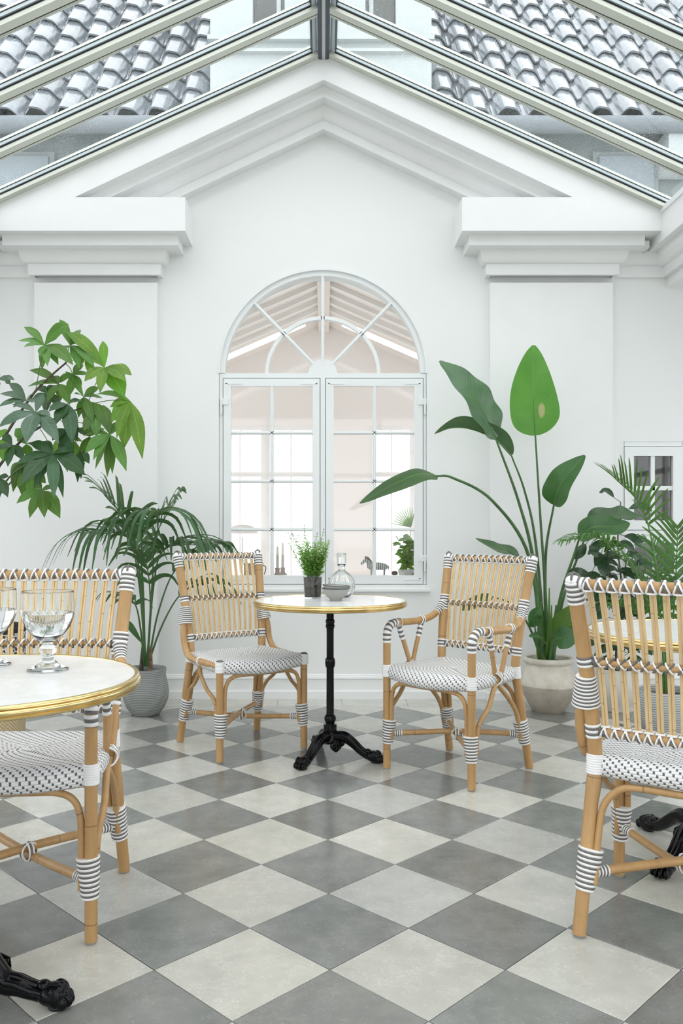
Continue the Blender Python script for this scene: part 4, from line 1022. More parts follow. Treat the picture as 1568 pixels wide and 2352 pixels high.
# ================================================================== BISTRO TABLES
TZ=0.752
def bistro(x,y,label,r,feet,reach=0.245,low=1.0):
    root=empty('bistro_table',(x,y,0)); props(root,label,'table','marble bistro tables on black iron feet')
    top=MB().lathe([(0.0,TZ),(r-0.013,TZ),(r-0.012,TZ-0.001)],n=72).build('table_top','marble',root)
    e=r; pr=[(e-0.013,TZ-0.004),(e-0.012,TZ+0.0015),(e-0.008,TZ+0.0025),(e-0.003,TZ+0.001),(e-0.001,TZ-0.002),(e-0.001,TZ-0.005),(e-0.004,TZ-0.0065),(e+0.0005,TZ-0.008),(e+0.002,TZ-0.013),(e+0.0005,TZ-0.018),(e-0.004,TZ-0.0195),(e-0.001,TZ-0.021),(e-0.001,TZ-0.024),(e-0.004,TZ-0.0275),(e-0.012,TZ-0.029)]
    MB().lathe(pr,n=96).build('brass_rim','brass',root,sharp=60)
    MB().lathe([(0,TZ-0.028),(e-0.012,TZ-0.028),(e-0.012,TZ-0.004),(0,TZ-0.004)],n=64).build('underside','table_under',root)
    k=0.000352; z=lambda c:0.724*(1-(c-40)/2060)
    def prof(l): return [(h*k,z(c)) for c,h in l]
    up=prof([(40,84),(46,90),(112,90),(125,84),(132,58),(140,51),(220,50),(226,58),(238,62),(262,62),(274,56),(284,54),(292,57),(300,62),(322,62),(334,57),(342,50)])
    MB().lathe([(0,up[0][1])]+up,n=36).build('collar','iron_black',root)
    fl=lambda a,zz:-0.07*max(0,math.cos(a*14))
    MB().lathe(prof([(338,51),(400,49),(745,49)])+[],n=84,flute=fl).build('column','iron_black',root,sharp=70)
    MB().lathe(prof([(742,50),(748,62),(762,62),(768,66),(790,69),(825,69),(846,64),(852,62),(868,62),(874,50)]),n=36).build('knop','iron_black',root)
    MB().lathe(prof([(870,50),(1200,51),(1520,52)]),n=84,flute=fl).build('column','iron_black',root,sharp=70)
    MB().lathe(prof([(1512,52),(1525,70),(1548,80),(1585,80),(1612,68),(1632,56),(1640,60),(1644,88),(1652,90),(1728,88),(1732,95),(1742,104),(1775,110),(1792,128),(1800,132)])+[(0.052,0.096),(0.055,0.085),(0.040,0.072),(0.0,0.07)],n=40).build('base_hub','iron_black',root)
    for a in feet:
        a=math.radians(a); d=V((math.cos(a),math.sin(a),0)); n_=V((-d.y,d.x,0)); q=reach/0.245
        pth=catmull([d*0.02+V((0,0,0.102)),d*0.075*q+V((0,0,0.03+0.074*low)),d*0.115*q+V((0,0,0.028+0.054*low)),d*0.155*q+V((0,0,0.027+0.021*low)),d*0.19*q+V((0,0,0.028)),d*0.222*q+V((0,0,0.021))],5)
        m=MB(); N=len(pth)
        m.tube(pth,[0.031-0.013*min(1,i/(N*0.6)) for i in range(N)],12)
        for o_,rr in ((0.0,0.013),(0.018,0.010),(-0.018,0.010)):      # raised acanthus ribs
            m.tube([p+n_*o_+V((0,0,0.017-abs(o_)*0.35)) for p in pth[:-5]],[rr*(1-0.4*i/N) for i in range(N-5)],8)
        leg=m.build('leg','iron_black',root,sharp=60)
        m=MB(); R=Matrix(((d.x,n_.x,0),(d.y,n_.y,0),(0,0,1)))
        m.ball(d*0.216*q+V((0,0,0.030)),(0.038,0.031,0.026),rot=R,n=24,m=14)
        for t in (-1.5,-0.5,0.5,1.5):
            m.ball(d*(0.238*q-abs(t)*0.005)+n_*(t*0.0145)+V((0,0,0.031)),(0.021,0.0088,0.023),rot=R,n=20,m=12); m.ball(d*(0.262*q-abs(t)*0.007)+n_*(t*0.0145)+V((0,0,0.019)),(0.014,0.0080,0.015),rot=R,n=18,m=10)
        m.ball(d*0.190*q+V((0,0,0.048)),(0.018,0.016,0.014),rot=R,n=18,m=10)
        m.build('paw','iron_black',leg); MB().lathe([(0,0),(0.020,0),(0.022,0.006),(0.018,0.012),(0,0.012)],d*0.228*q,20).build('foot_pad','gasket',leg)
        b=a+math.radians(58); d2=V((math.cos(b),math.sin(b),0)); m=MB()
        m.leaf(catmull([d2*0.045+V((0,0,0.098)),d2*0.068+V((0,0,0.085)),d2*0.075+V((0,0,0.062)),d2*0.070+V((0,0,0.042))],4),0.024,d2,lambda t:0.55+0.75*math.sin(math.pi*min(1,t*0.93))-0.5*t**4,fold=-0.25,seg=12,cols=6)
        m.leaf(catmull([d2*0.040+V((0,0,0.095)),d2*0.058+V((0,0,0.082)),d2*0.064+V((0,0,0.062)),d2*0.062+V((0,0,0.044))],4),0.021,d2,lambda t:0.55+0.75*math.sin(math.pi*min(1,t*0.93))-0.5*t**4,fold=-0.25,seg=12,cols=6)
        for t in (-0.4,0,0.4): m.tube([d2*0.052+V((0,0,0.098))+V((-d2.y,d2.x,0))*t*0.02,d2*0.074+V((0,0,0.08))+V((-d2.y,d2.x,0))*t*0.03,d2*0.078+V((0,0,0.058))+V((-d2.y,d2.x,0))*t*0.025],0.003,6)
        m.build('acanthus_ornament','iron_black',root)
    return root
bistro(0.031,4.02,'round marble bistro table with herb glass, bowls and carafe in the middle of the room',0.365,(236,338,105))
bistro(-0.796,1.94,'round marble bistro table with two water goblets nearest the viewer on the left',0.365,(-3,120,245),0.20,0.35)
bistro(1.257,2.82,'round marble bistro table at the right behind the chair seen from behind',0.365,(222,345,108),0.27)
# ================================================================== THINGS ON THE TABLES
def goblet(x,y,label):
    root=empty('water_goblet',(x,y,TZ+0.0008)); props(root,label,'glass','water goblets on the left table')
    outer=[(0.0,0.0),(0.047,0.0),(0.0492,0.0015),(0.0488,0.004),(0.040,0.008),(0.024,0.016),(0.014,0.028),(0.0125,0.033),(0.0135,0.036),(0.019,0.041),(0.0208,0.048),(0.019,0.055),(0.0135,0.061),(0.0115,0.065),(0.013,0.069),(0.022,0.074),(0.038,0.086),(0.052,0.104),(0.060,0.124),(0.0628,0.142),(0.0622,0.165),(0.0613,0.188),(0.0612,0.1915)]
    inner=[(0.0609,0.1921),(0.0604,0.1921),(0.0601,0.1915),(0.0601,0.188),(0.0610,0.165),(0.0614,0.142),(0.0586,0.125),(0.050,0.107),(0.036,0.090),(0.02,0.079),(0.0,0.076)]
    MB().lathe(outer+inner,n=48).build('glass_body','glass',root,sharp=None)
    wl=0.139
    MB().lathe([(0.0,0.0765),(0.02,0.0795),(0.036,0.0903),(0.0498,0.1072),(0.0584,0.1252),(0.0611,0.1385),(0.0611,wl),(0.0,wl)],n=48).build('drinking_water','water',root,sharp=50)
goblet(-0.671,2.05,'water goblet with thick knopped stem on the left table, nearer its rim')
goblet(-0.838,2.12,'water goblet cut by the left picture edge on the left table')
# herb in a glass
hx,hy=(718-U0)*4.13/F,4.13
root=empty('herb_glass',(hx,hy,TZ+0.0008)); props(root,'glass tumbler of dark soil planted with a feathery green herb','plant pot')
MB().lathe([(0,0),(0.0405,0),(0.0415,0.002),(0.0470,0.108),(0.0462,0.109),(0.0452,0.108),(0.0398,0.006),(0,0.005)],n=40).build('tumbler','window_glass',root,sharp=50)
MB().lathe([(0,0.0055),(0.0393,0.0065),(0.0440,0.100),(0.030,0.104),(0,0.106)],n=40).build('soil','soil',root,sharp=60)
random.seed(11)
for k in range(80):
    a=random.uniform(0,6.28); rr=random.uniform(0,0.034); b=V((rr*math.cos(a),rr*math.sin(a),0.100)); tall=(k<9)
    L=random.uniform(0.20,0.27) if tall else random.uniform(0.07,0.20)
    lean=V((math.cos(a)*0.30+random.uniform(-0.22,0.22)-0.02,math.sin(a)*0.25,1)).normalized()
    if k in (0,1,2): lean=V((-0.42,random.uniform(-0.2,0.2),1)).normalized(); L=0.24
    p=catmull([b,b+lean*L*0.5+V((random.uniform(-.01,.01),0,0)),b+lean*L+V((random.uniform(-.015,.015),0,-0.004))],5)
    m=MB().tube(p,[0.0011*(1-0.5*i/len(p)) for i in range(len(p))],5)
    n_=len(p); cnt=int(L/0.011) if not tall else int(L/0.02)
    for q in range(cnt):
        t=(0.12+0.88*q/cnt)*(n_-1); i=min(n_-2,int(t)); c=p[i].lerp(p[i+1],t-i)
        for e in (0,math.pi):
            aa=q*1.9+e+random.uniform(-.3,.3); d=V((math.cos(aa),math.sin(aa),random.uniform(0.1,0.75))).normalized(); ll=random.uniform(0.018,0.034)*(0.6+0.6*(1-q/cnt))
            m.leaf([c,c+d*ll*0.55+V((0,0,0.002)),c+d*ll+V((0,0,-0.003))],0.0030 if ll<0.024 else 0.0042,(0,-0.4,1),lambda t:math.sin(math.pi*min(0.98,t+0.03))**0.8,seg=4,cols=2,mi=1)
    if tall: m.ball(p[-1],(0.002,0.002,0.0065),2,n=6,m=5)
    m.build('stem',['stem_green','herb_leaf','flower_mauve'],root)
# two stacked bowls
for k,(z0,lab,tx) in enumerate(((0.0,'lower grey stoneware bowl under its twin on the middle table',0.0),(0.0125,'upper grey stoneware bowl nested in its twin on the middle table',0.07))):
    o=MB().lathe([(0,0),(0.028,0),(0.0285,0.006),(0.038,0.014),(0.055,0.034),(0.0655,0.056),(0.0665,0.0585),(0.0645,0.0585),(0.053,0.036),(0.036,0.017),(0.02,0.011),(0,0.010)],n=44).build('stoneware_bowl',['bowl_grey'],sharp=50)
    o.location=((771-U0)*4.0/F+0.0,3.99,TZ+0.0006+z0); o.rotation_euler=(0,tx,0); props(o,lab,'bowl','stacked stoneware bowls')
    MB().lathe([(0.0658,0.0560),(0.0672,0.0585),(0.0660,0.0602),(0.0645,0.0590)],n=44,close=True).build('rim','bowl_gap_shade',o)  # dark ring stands in for the shaded gap between the bowls
# carafe
root=empty('glass_carafe',((784-U0)*4.2/F,4.2,TZ+0.0008)); props(root,'round fluted glass carafe with a faceted stopper on the middle table','carafe')
flt=lambda a,zz:0.030*math.cos(a*18)*max(0,min(1,(zz-0.01)/0.03))*max(0,min(1,(0.135-zz)/0.03))
MB().lathe([(0,0),(0.036,0),(0.052,0.012),(0.0635,0.035),(0.0668,0.058),(0.062,0.084),(0.048,0.108),(0.030,0.124),(0.018,0.133),(0.0165,0.142),(0.0175,0.155),(0.021,0.160),(0.0215,0.163),(0.0165,0.163),(0.0145,0.142),(0.028,0.121),(0.046,0.104),(0.0595,0.082),(0.0642,0.058),(0.061,0.036),(0.050,0.015),(0.034,0.005),(0,0.005)],n=90,flute=flt).build('carafe_body','glass',root,sharp=None)
fl2=lambda a,zz:0.035*math.cos(a*12)
MB().lathe([(0,0.150),(0.012,0.150),(0.014,0.163),(0.0205,0.166),(0.0225,0.172),(0.0225,0.214),(0.0215,0.219),(0,0.219)],n=72,flute=fl2).build('stopper','glass',root,sharp=60)
# ================================================================== PLANTS
sh_paddle=lambda t:(math.sin(math.pi*min(0.995,max(0.004,t))**0.72))**0.62
sh_lance=lambda t:max(0.03,math.sin(math.pi*min(0.99,t**1.12+0.012)))**0.95
sh_strip=lambda t:min(1,0.35+t/0.14)*(1-t*0.97)**0.55
sh_oval=lambda t:max(0.03,math.sin(math.pi*min(0.985,t+0.012)))**0.7
# ---- kentia palm
def frond(root,base,ctrl,tip,n,ll,mat,stem_mat='stem_dark',width=0.011,droop=0.55,start=0.42,spread=0.9,r0=0.006,nrm=None,part='frond',leafname='leaflet',vee=0.25):
    rach=catmull([base]+list(ctrl)+[tip],8); m=MB(); N=len(rach)
    m.tube(rach,[r0*(1-0.8*i/(N-1))+0.0009 for i in range(N)],7); fr=m.build(part,stem_mat,root)
    for k in range(n):
        t=start+(1-start)*(k+0.3)/n; x=t*(N-1); i=min(N-2,int(x)); c=rach[i].lerp(rach[i+1],x-i); T=(rach[i+1]-rach[i]).normalized()
        up=V((0,0,1)); S=T.cross(up); S=S.normalized() if S.length>0.05 else V((1,0,0)); U=S.cross(T)
        prof=math.sin(math.pi*min(1,max(0.0,(t-start)/(1-start)*0.82+0.14)))**0.6
        for e in (-1,1):
            L=ll*prof*random.uniform(0.85,1.1); fw=0.45+0.9*((t-start)/(1-start))
            d=(S*e*spread+T*fw+U*vee+V((random.uniform(-.08,.08),random.uniform(-.08,.08),random.uniform(-.05,.1)))).normalized()
            p1=c+d*L*0.35; p2=c+d*L*0.7+V((0,0,-droop*L*0.22)); p3=c+d*L*0.92+V((0,0,-droop*L*0.62))
            lm=MB().leaf(catmull([c,p1,p2,p3],3),width*random.uniform(0.85,1.15),(U+V((0,-0.15,0))),sh_strip,fold=0.28,seg=9,cols=2)
            lm.build(leafname,mat,fr)
    return fr
KX,KY=-1.045,4.95; random.seed(3)
kp=empty('kentia_palm',(KX,KY,0)); props(kp,'kentia palm with drooping dark green fronds in a grey ribbed pot','plant')
pm_=MB().lathe([(0,0),(0.072,0),(0.082,0.006),(0.112,0.045),(0.131,0.095),(0.135,0.135),(0.128,0.185),(0.118,0.225),(0.116,0.245),(0.120,0.268),(0.117,0.275),(0.112,0.268),(0.108,0.24),(0.11,0.20),(0,0.20)],n=48); pm_.build('pot','pot_ribbed',kp,sharp=50)
MB().lathe([(0,0.232),(0.08,0.232),(0.109,0.224)],n=32).build('soil','soil',kp)
def kl(u,v,y): return P(u,v,y)-V((KX,KY,0))
MB().tube([(0.02,-0.01,0.22),(0.03,-0.01,0.30),(0.028,0,0.40)],[0.016,0.013,0.008],9).build('trunk_fibre','fibre',kp); MB().tube([(-0.03,0.01,0.22),(-0.026,0.01,0.32),(-0.018,0.01,0.42)],[0.014,0.011,0.007],9).build('trunk_fibre','bark',kp)
fd=[ # base px, control px, tip px (u,v,depth), leaflet count, length
 ((335,1530,4.93),[(322,1330,4.86),(296,1210,4.78)],(238,1135,4.70),8,0.30,0.30),
 ((335,1530,4.93),[(325,1340,4.92),(330,1205,4.9)],(372,1178,4.55),9,0.33,1.25),
 ((335,1530,4.95),[(318,1330,4.95),(290,1232,4.9)],(205,1228,4.75),9,0.33,1.15),
 ((338,1530,4.97),[(352,1350,4.95),(378,1262,4.9)],(470,1250,4.75),9,0.32,0.9),
 ((338,1530,4.95),[(350,1330,4.98),(358,1230,5.0)],(405,1150,5.02),8,0.30,0.55),
 ((340,1530,4.95),[(365,1400,4.95),(410,1300,4.95)],(500,1255,4.95),8,0.28,0.8),
 ((338,1530,4.97),[(375,1430,5.0),(420,1360,5.02)],(480,1340,5.05),7,0.28,0.9),
 ((332,1530,4.90),[(322,1440,4.8),(308,1385,4.7)],(270,1368,4.62),4,0.16,0.9),
 ((333,1530,4.97),[(328,1340,5.02),(318,1260,5.05)],(290,1210,5.1),7,0.28,1.0),
 ((336,1530,4.9),[(345,1420,4.8),(342,1330,4.7)],(330,1270,4.55),5,0.22,0.9),
]
for b,c,t,n,ll,dr in fd: frond(kp,kl(*b),[kl(*q) for q in c],kl(*t),n,ll*1.38,'palm_leaf',droop=dr,start=0.60,width=0.0170)
m=MB().leaf([kl(328,1480,4.92),kl(300,1440,4.86),kl(286,1424,4.82)],0.02,(0,-1,0.6),sh_lance,seg=8); m.build('leaflet','palm_leaf',kp)
# ---- bird of paradise
BXp,BYp=1.347,5.05
bp=empty('bird_of_paradise_plant',(BXp,BYp,0)); props(bp,'bird of paradise plant with large paddle leaves in a limewashed terracotta pot','plant')
MB().lathe([(0,0),(0.092,0),(0.098,0.008),(0.128,0.06),(0.156,0.12),(0.164,0.155),(0.162,0.185),(0.150,0.232),(0.134,0.268),(0.131,0.284),(0.146,0.293),(0.152,0.306),(0.147,0.320),(0.136,0.324),(0.124,0.318),(0.120,0.28),(0,0.27)],n=56).build('pot','pot_lime',bp,sharp=50)
MB().lathe([(0,0.298),(0.09,0.297),(0.122,0.287)],n=32).build('soil','soil',bp)
def bl(u,v,y): return P(u,v,y)-V((BXp,BYp,0))
def paddle(stem,spine,width,nrm,mat,fold=0.12,wave=0.05,wf=3.0,r=0.011,droop=0.0,asym=0.0,sh=sh_paddle):
    st=catmull([bl(*q) for q in stem],8); n=len(st)
    so=MB().tube(st,[r*(1-0.55*i/(n-1)) for i in range(n)],9).build('leaf_stalk','stem_dark',bp)
    sp=catmull([bl(*q) for q in spine],10)
    lf=MB().leaf(sp,width,nrm,sh,fold=fold,wave=wave,wf=wf,cols=8,droop=droop,asym=asym).build('leaf',mat,bp)
    MB().tube([p+V(nrm).normalized()*-0.001 for p in sp[:-2]],[0.0048*(1-0.85*i/len(sp))+0.0006 for i in range(len(sp)-2)],6).build('midrib','stem_green',lf)
B0=(1257,1515,5.02)
paddle([B0,(1252,1360,5.0),(1240,1180,4.98),(1229,1000,4.95)],[(1229,1000,4.95),(1226,950,4.94),(1223,880,4.95),(1226,793,4.99)],0.152,(0.12,-1,0.05),'paddle_bright',fold=0.10,wave=0.03,wf=2,r=0.011)
paddle([(1248,1515,5.0),(1225,1290,4.98),(1190,1150,4.92),(1140,1012,4.86)],[(1140,1005,4.86),(1112,950,4.80),(1068,885,4.76),(1009,829,4.80)],0.112,(0.45,-0.85,0.30),'paddle_grey',fold=0.22,wave=0.10,wf=3.2,r=0.013)
paddle([(1254,1515,5.03),(1230,1250,5.03),(1205,1130,5.0),(1174,1046,4.95)],[(1174,1046,4.95),(1135,1008,4.88),(1080,985,4.84),(1035,983,4.84),(998,997,4.82)],0.064,(0.25,0.30,1),'paddle_grey',fold=0.75,wave=0.08,wf=2.2,r=0.010)
paddle([(1246,1515,4.97),(1215,1280,4.92),(1130,1150,4.80),(1040,1098,4.70),(1002,1093,4.66)],[(1002,1093,4.66),(960,1090,4.60),(900,1115,4.55),(826,1156,4.52)],0.080,(-0.30,-0.62,0.75),'paddle_dark',fold=0.12,wave=0.05,wf=1.6,r=0.012,droop=0.15)
paddle([(1262,1515,5.05),(1252,1380,5.05),(1254,1260,5.02),(1272,1158,4.97)],[(1272,1160,4.97),(1280,1128,4.92),(1302,1090,4.88),(1343,1046,4.88)],0.088,(-0.60,-0.75,0.2),'paddle_dark',fold=0.30,wave=0.08,wf=2.0,r=0.013)
paddle([(1250,1515,5.1),(1240,1420,5.12),(1225,1340,5.15),(1196,1290,5.18)],[(1196,1292,5.18),(1170,1268,5.15),(1135,1258,5.12),(1092,1237,5.1)],0.060,(-0.1,-0.6,0.9),'paddle_grey',fold=0.2,wave=0.1,wf=2)
paddle([(1268,1515,5.0),(1285,1380,4.95),(1318,1275,4.88),(1330,1236,4.84)],[(1330,1236,4.84),(1360,1212,4.78),(1410,1210,4.76),(1446,1202,4.76)],0.085,(-0.15,-0.75,0.7),'paddle_dark',fold=0.18,wave=0.10,wf=2,r=0.012)
paddle([(1270,1515,5.02),(1292,1380,5.0),(1330,1270,4.96),(1352,1215,4.93)],[(1348,1215,4.95),(1380,1190,4.92),(1425,1183,4.88),(1472,1186,4.86)],0.092,(-0.1,-0.55,0.9),'paddle_grey',fold=0.15,wave=0.14,wf=2.4,r=0.010)
paddle([(1270,1515,4.96),(1272,1440,4.93),(1277,1390,4.9)],[(1277,1455,4.92),(1300,1425,4.88),(1318,1390,4.86)],0.07,(-0.3,-0.9,0.2),'leaf_mid',fold=0.1,wave=0.04,wf=2)
paddle([(1262,1515,4.95),(1268,1480,4.93),(1275,1465,4.92)],[(1275,1470,4.9),(1300,1462,4.86),(1335,1452,4.84)],0.075,(0.1,-0.8,0.5),'paddle_dark',fold=0.1,wave=0.06,wf=2)
paddle([(1250,1515,4.94),(1242,1490,4.90),(1250,1478,4.88)],[(1254,1478,4.88),(1238,1462,4.84),(1214,1462,4.82)],0.035,(0,-0.6,0.9),'paddle_dark',fold=0.15,wave=0.06,wf=2,r=0.008)
paddle([(1245,1515,4.98),(1232,1470,4.95),(1228,1440,4.93)],[(1226,1440,4.93),(1228,1415,4.90),(1240,1395,4.9)],0.045,(0.2,-0.9,0.2),'paddle_dark',fold=0.2,wave=0.06,wf=2,r=0.009)
paddle([(1243,1515,5.04),(1215,1440,5.06),(1180,1390,5.08),(1130,1370,5.1)],[(1130,1372,5.1),(1110,1378,5.1),(1080,1392,5.08),(1060,1402,5.06)],0.05,(0.1,-0.6,0.9),'paddle_dark',fold=0.2,wave=0.06,wf=2,r=0.008)
for u,v,y in ((1241,1440,5.02),(1250,1400,5.03),(1259,1410,5.0),(1264,1450,4.97),(1235,1460,5.0)):
    MB().leaf(catmull([bl(1250+(u-1250)*0.6,1515,y),bl(u,(v+1515)/2,y-0.01),bl(u+2,v-60,y)],5),0.022,(0.1,-1,0),lambda t:1-0.85*t,fold=0.45,seg=8,cols=4).build('leaf_sheath','leaf_mid',bp)
# ---- money tree in a tall basket
MX,MY=-1.74,4.30; random.seed(5)
bk=empty('tall_basket',(MX,MY,0)); props(bk,'tall woven basket with natural straw base and black patterned top at the left edge','basket')
MB().lathe([(0,0),(0.200,0),(0.206,0.01),(0.206,0.32)],n=56).build('straw_base','straw',bk,sharp=60)
MB().lathe([(0.206,0.32),(0.208,0.33),(0.208,0.57),(0.200,0.58),(0.196,0.56),(0.196,0.02)],n=56).build('patterned_band','basket_pattern',bk,sharp=60)
MB().lathe([(0.195,0.57),(0.210,0.568),(0.212,0.588),(0.205,0.598),(0.195,0.592)],n=56,close=True).build('rim','basket_black',bk)
MB().tube(catmull([(0.10,-0.19,0.59),(0.11,-0.20,0.635),(0.17,-0.14,0.645),(0.185,-0.11,0.59)],6),0.009,8).build('handle','basket_black',bk)
mt=empty('money_tree',(MX,MY,0.45)); props(mt,'money tree with fingered bright and dark green leaves reaching in from the left','plant')
def ml(u,v,y): return P(u,v,y)-V((MX,MY,0.45))
MB().lathe([(0,-0.42),(0.16,-0.42),(0.175,0.0),(0.165,0.0),(0.16,-0.02),(0,-0.02)],n=32).build('inner_pot','gasket',mt); MB().lathe([(0,-0.015),(0.163,-0.018)],n=24).build('soil','soil',mt)
MB().tube(catmull([(0,0,-0.03),(-0.01,0,0.25),ml(-30,1210,4.28),ml(-22,1110,4.26)],6),[0.026-0.0006*i for i in range(19)],10).build('trunk','bark',mt)
br=[([(-22,1115,4.26),(0,1068,4.22),(54,1006,4.16),(90,965,4.10)],0.0085),([(-24,1090,4.26),(5,1014,4.24),(71,912,4.20),(112,868,4.2),(153,832,4.2)],0.0085),([(60,1000,4.15),(119,965,4.18),(150,950,4.2),(189,937,4.2)],0.0062),([(-24,1150,4.26),(10,1110,4.25),(28,1090,4.2),(60,1065,4.15)],0.006),([(-26,1110,4.27),(-20,960,4.3),(0,880,4.34)],0.006),([(-22,1165,4.27),(0,1135,4.22),(50,1090,4.2),(92,1110,4.18)],0.005)]
for pts,r in br:
    p=catmull([ml(*q) for q in pts],6); MB().tube(p,[r*(1-0.5*i/len(p)) for i in range(len(p))],8).build('branch','bark' if r>0.006 else 'stem_dark',mt)
# leaf: hub px + depth, attachment px, leaflet tips (u,v,ddepth,halfwidth px), material
CL=[((102,793,4.12),(82,896,4.2),[(158,745,-.03,17),(55,751,.03,8),(42,783,.0,6),(55,797,-.05,9),(93,819,-.06,8),(109,841,-.08,7),(134,838,-.02,6),(168,838,-.06,14),(96,850,.05,6)],'leaf_mid'),
 ((161,793,4.2),(150,833,4.2),[(148,804,-.04,7),(184,848,-.05,9),(218,845,-.06,9),(198,781,.04,13),(137,734,.03,10),(185,757,.06,7),(186,845,.05,6)],'leaf_mid'),
 ((240,845,4.15),(203,922,4.2),[(236,783,.02,10),(302,862,-.03,17),(288,875,-.09,14),(194,876,-.05,13),(230,903,-.09,12),(286,913,-.04,20),(150,762,.05,14),(172,800,.02,9)],'leaf_bright'),
 ((299,922,4.10),(207,928,4.2),[(222,905,.05,10),(252,935,.02,17),(256,970,-.03,15),(268,1006,-.09,13),(284,1031,.0,20),(327,1054,-.06,15)],'leaf_bright'),
 ((253,999,4.10),(158,965,4.18),[(190,1001,.03,9),(195,1041,-.05,13),(214,1057,-.06,10),(219,1077,.04,7),(290,1082,-.05,12),(246,1096,.05,6),(258,1088,.08,6),(215,925,.06,12),(237,930,.03,11),(283,970,.06,10)],'leaf_mid'),
 ((82,948,4.05),(100,960,4.12),[(-4,982,-.05,17),(60,1018,-.12,18),(135,1018,-.08,14),(28,929,.02,8),(116,955,-.02,8),(100,905,.04,8)],'leaf_grey'),
 ((121,1043,4.02),(92,985,4.1),[(36,1068,-.05,14),(48,1113,-.10,16),(78,1122,-.04,12),(124,1145,-.12,12),(170,1034,.02,10),(67,1018,.0,11),(100,1013,.03,9),(195,1091,.05,17),(145,1143,.05,9)],'leaf_dark'),
 ((95,1127,4.08),(75,1100,4.15),[(68,1190,-.06,12),(102,1189,-.09,12),(138,1190,-.05,15),(38,1156,.0,11),(72,1140,.03,9),(130,1120,.04,9)],'leaf_mid'),
 ((155,928,4.12),(140,955,4.18),[(112,945,-.04,13),(128,975,-.06,14),(166,1018,-.08,15),(178,1015,.03,8),(190,920,.05,9)],'leaf_dark'),
 ((60,920,4.12),(80,905,4.18),[(0,905,-.02,11),(-4,935,-.05,10),(30,935,.03,9),(85,925,-.04,8),(20,880,.04,9)],'leaf_grey'),
 ((192,912,4.2),(189,937,4.2),[(150,853,.02,9),(172,905,-.04,9),(213,973,-.06,10),(228,890,.03,9),(180,960,.0,9),(200,985,.05,5),(236,915,.05,7)],'leaf_mid'),
 ((135,882,4.2),(112,868,4.2),[(64,888,.0,9),(68,850,.04,10),(160,930,-.06,11),(108,925,-.05,9),(140,920,.03,9),(120,865,.04,8)],'leaf_mid'),
 ((136,1003,4.2),(100,985,4.16),[(190,1015,.02,9),(195,1065,-.02,11),(155,1085,.03,10),(120,1080,.05,10),(170,1085,-.04,9)],'leaf_bright'),
 ((0,868,4.25),(-4,888,4.32),[(-22,848,0,7),(14,876,-.05,9),(33,873,.0,6),(25,882,.04,5),(-15,895,0,8)],'leaf_grey'),
 ((-6,1100,4.15),(-10,1130,4.22),[(18,1142,-.05,11),(-8,1160,-.03,10),(20,1095,.0,9),(-30,1110,0,10)],'leaf_dark'),
 ((45,1062,4.2),(40,1072,4.2),[(25,1095,.02,10),(70,1105,.03,12),(30,1130,.0,10),(55,1150,.04,11),(85,1060,.03,10)],'leaf_mid'),
 ((-4,1010,4.2),(-10,1040,4.25),[(20,1048,-.04,8),(8,1060,.0,8),(-15,1050,0,8),(14,985,.04,8)],'leaf_bright'),
 ((183,1035,4.16),(150,975,4.18),[(178,1108,-.04,8),(186,1100,.03,6),(205,1065,.04,6)],'leaf_dark'),
 ((150,985,4.14),(135,962,4.18),[(120,1012,-.04,11),(166,1056,-.06,11),(142,1050,-.02,10),(203,1000,.04,9),(180,965,.05,9)],'leaf_dark'),
 ((205,1003,4.2),(189,940,4.2),[(185,1050,-.02,9),(215,1030,.03,9),(240,985,.04,9),(180,985,.03,8),(222,960,.05,9)],'leaf_mid'),
 ((70,1085,4.18),(50,1075,4.18),[(40,1120,-.03,11),(75,1150,-.05,12),(105,1110,.02,11),(95,1140,.03,10),(50,1060,.04,9)],'leaf_mid'),
 ((28,1022,4.12),(20,1010,4.2),[(-8,1035,-.03,11),(18,1072,-.05,11),(55,1058,-.02,10),(5,1000,.03,9)],'leaf_dark'),
 ((168,862,4.22),(150,835,4.2),[(130,880,.02,9),(160,910,-.03,10),(185,895,.03,9),(205,860,.02,9),(190,835,.05,8)],'leaf_mid'),
 ((218,952,4.16),(195,936,4.2),[(192,990,-.04,11),(222,1005,-.05,11),(250,975,.02,10),(205,925,.05,9),(245,935,.05,9)],'leaf_mid'),
 ((110,905,4.2),(95,890,4.2),[(72,925,-.02,9),(105,950,-.04,10),(140,935,.02,9),(125,885,.04,8),(85,890,.04,8)],'leaf_dark'),
 ((205,815,4.2),(160,832,4.2),[(178,840,.02,8),(205,862,-.03,9),(232,838,.03,9),(222,800,.05,8),(190,795,.04,8)],'leaf_bright'),
 ((60,1020,4.25),(55,1005,4.18),[(35,985,.04,12),(40,1005,.05,10),(90,1030,.05,10),(65,1050,.04,11)],'leaf_mid')]
sc0=4.15/F
for hub,att,tips,mat in CL:
    h=ml(*hub); a=ml(*att); pet=catmull([a,a.lerp(h,0.55)+V((0,0,0.012)),h],5)
    lf=MB().tube(pet,0.0021,6).build('leaf_stalk','stem_green',mt)
    for (u,v,dd,hw) in tips:
        t=P(u,v,hub[2]+dd*1.3)-V((MX,MY,0.45)); d=t-h; L=d.length
        mid=h+d*0.5+V((0,0,0.10*L))
        side_=V((0,0,1)).cross(d); nrm=V((random.uniform(-.25,.25),-1.0,0.55)) if abs(v-hub[1])>abs(u-hub[0])*0.4 else V((0,-0.75,0.85))
        MB().leaf(catmull([h,h+d*0.25+V((0,0,0.07*L)),mid,h+d*0.75+V((0,0,0.07*L)),t],3),max(hw,9.0)*sc0*1.14,nrm,sh_lance,fold=0.16,wave=0.05,wf=2.5,cols=4,droop=0.05).build('leaflet',mat,lf)
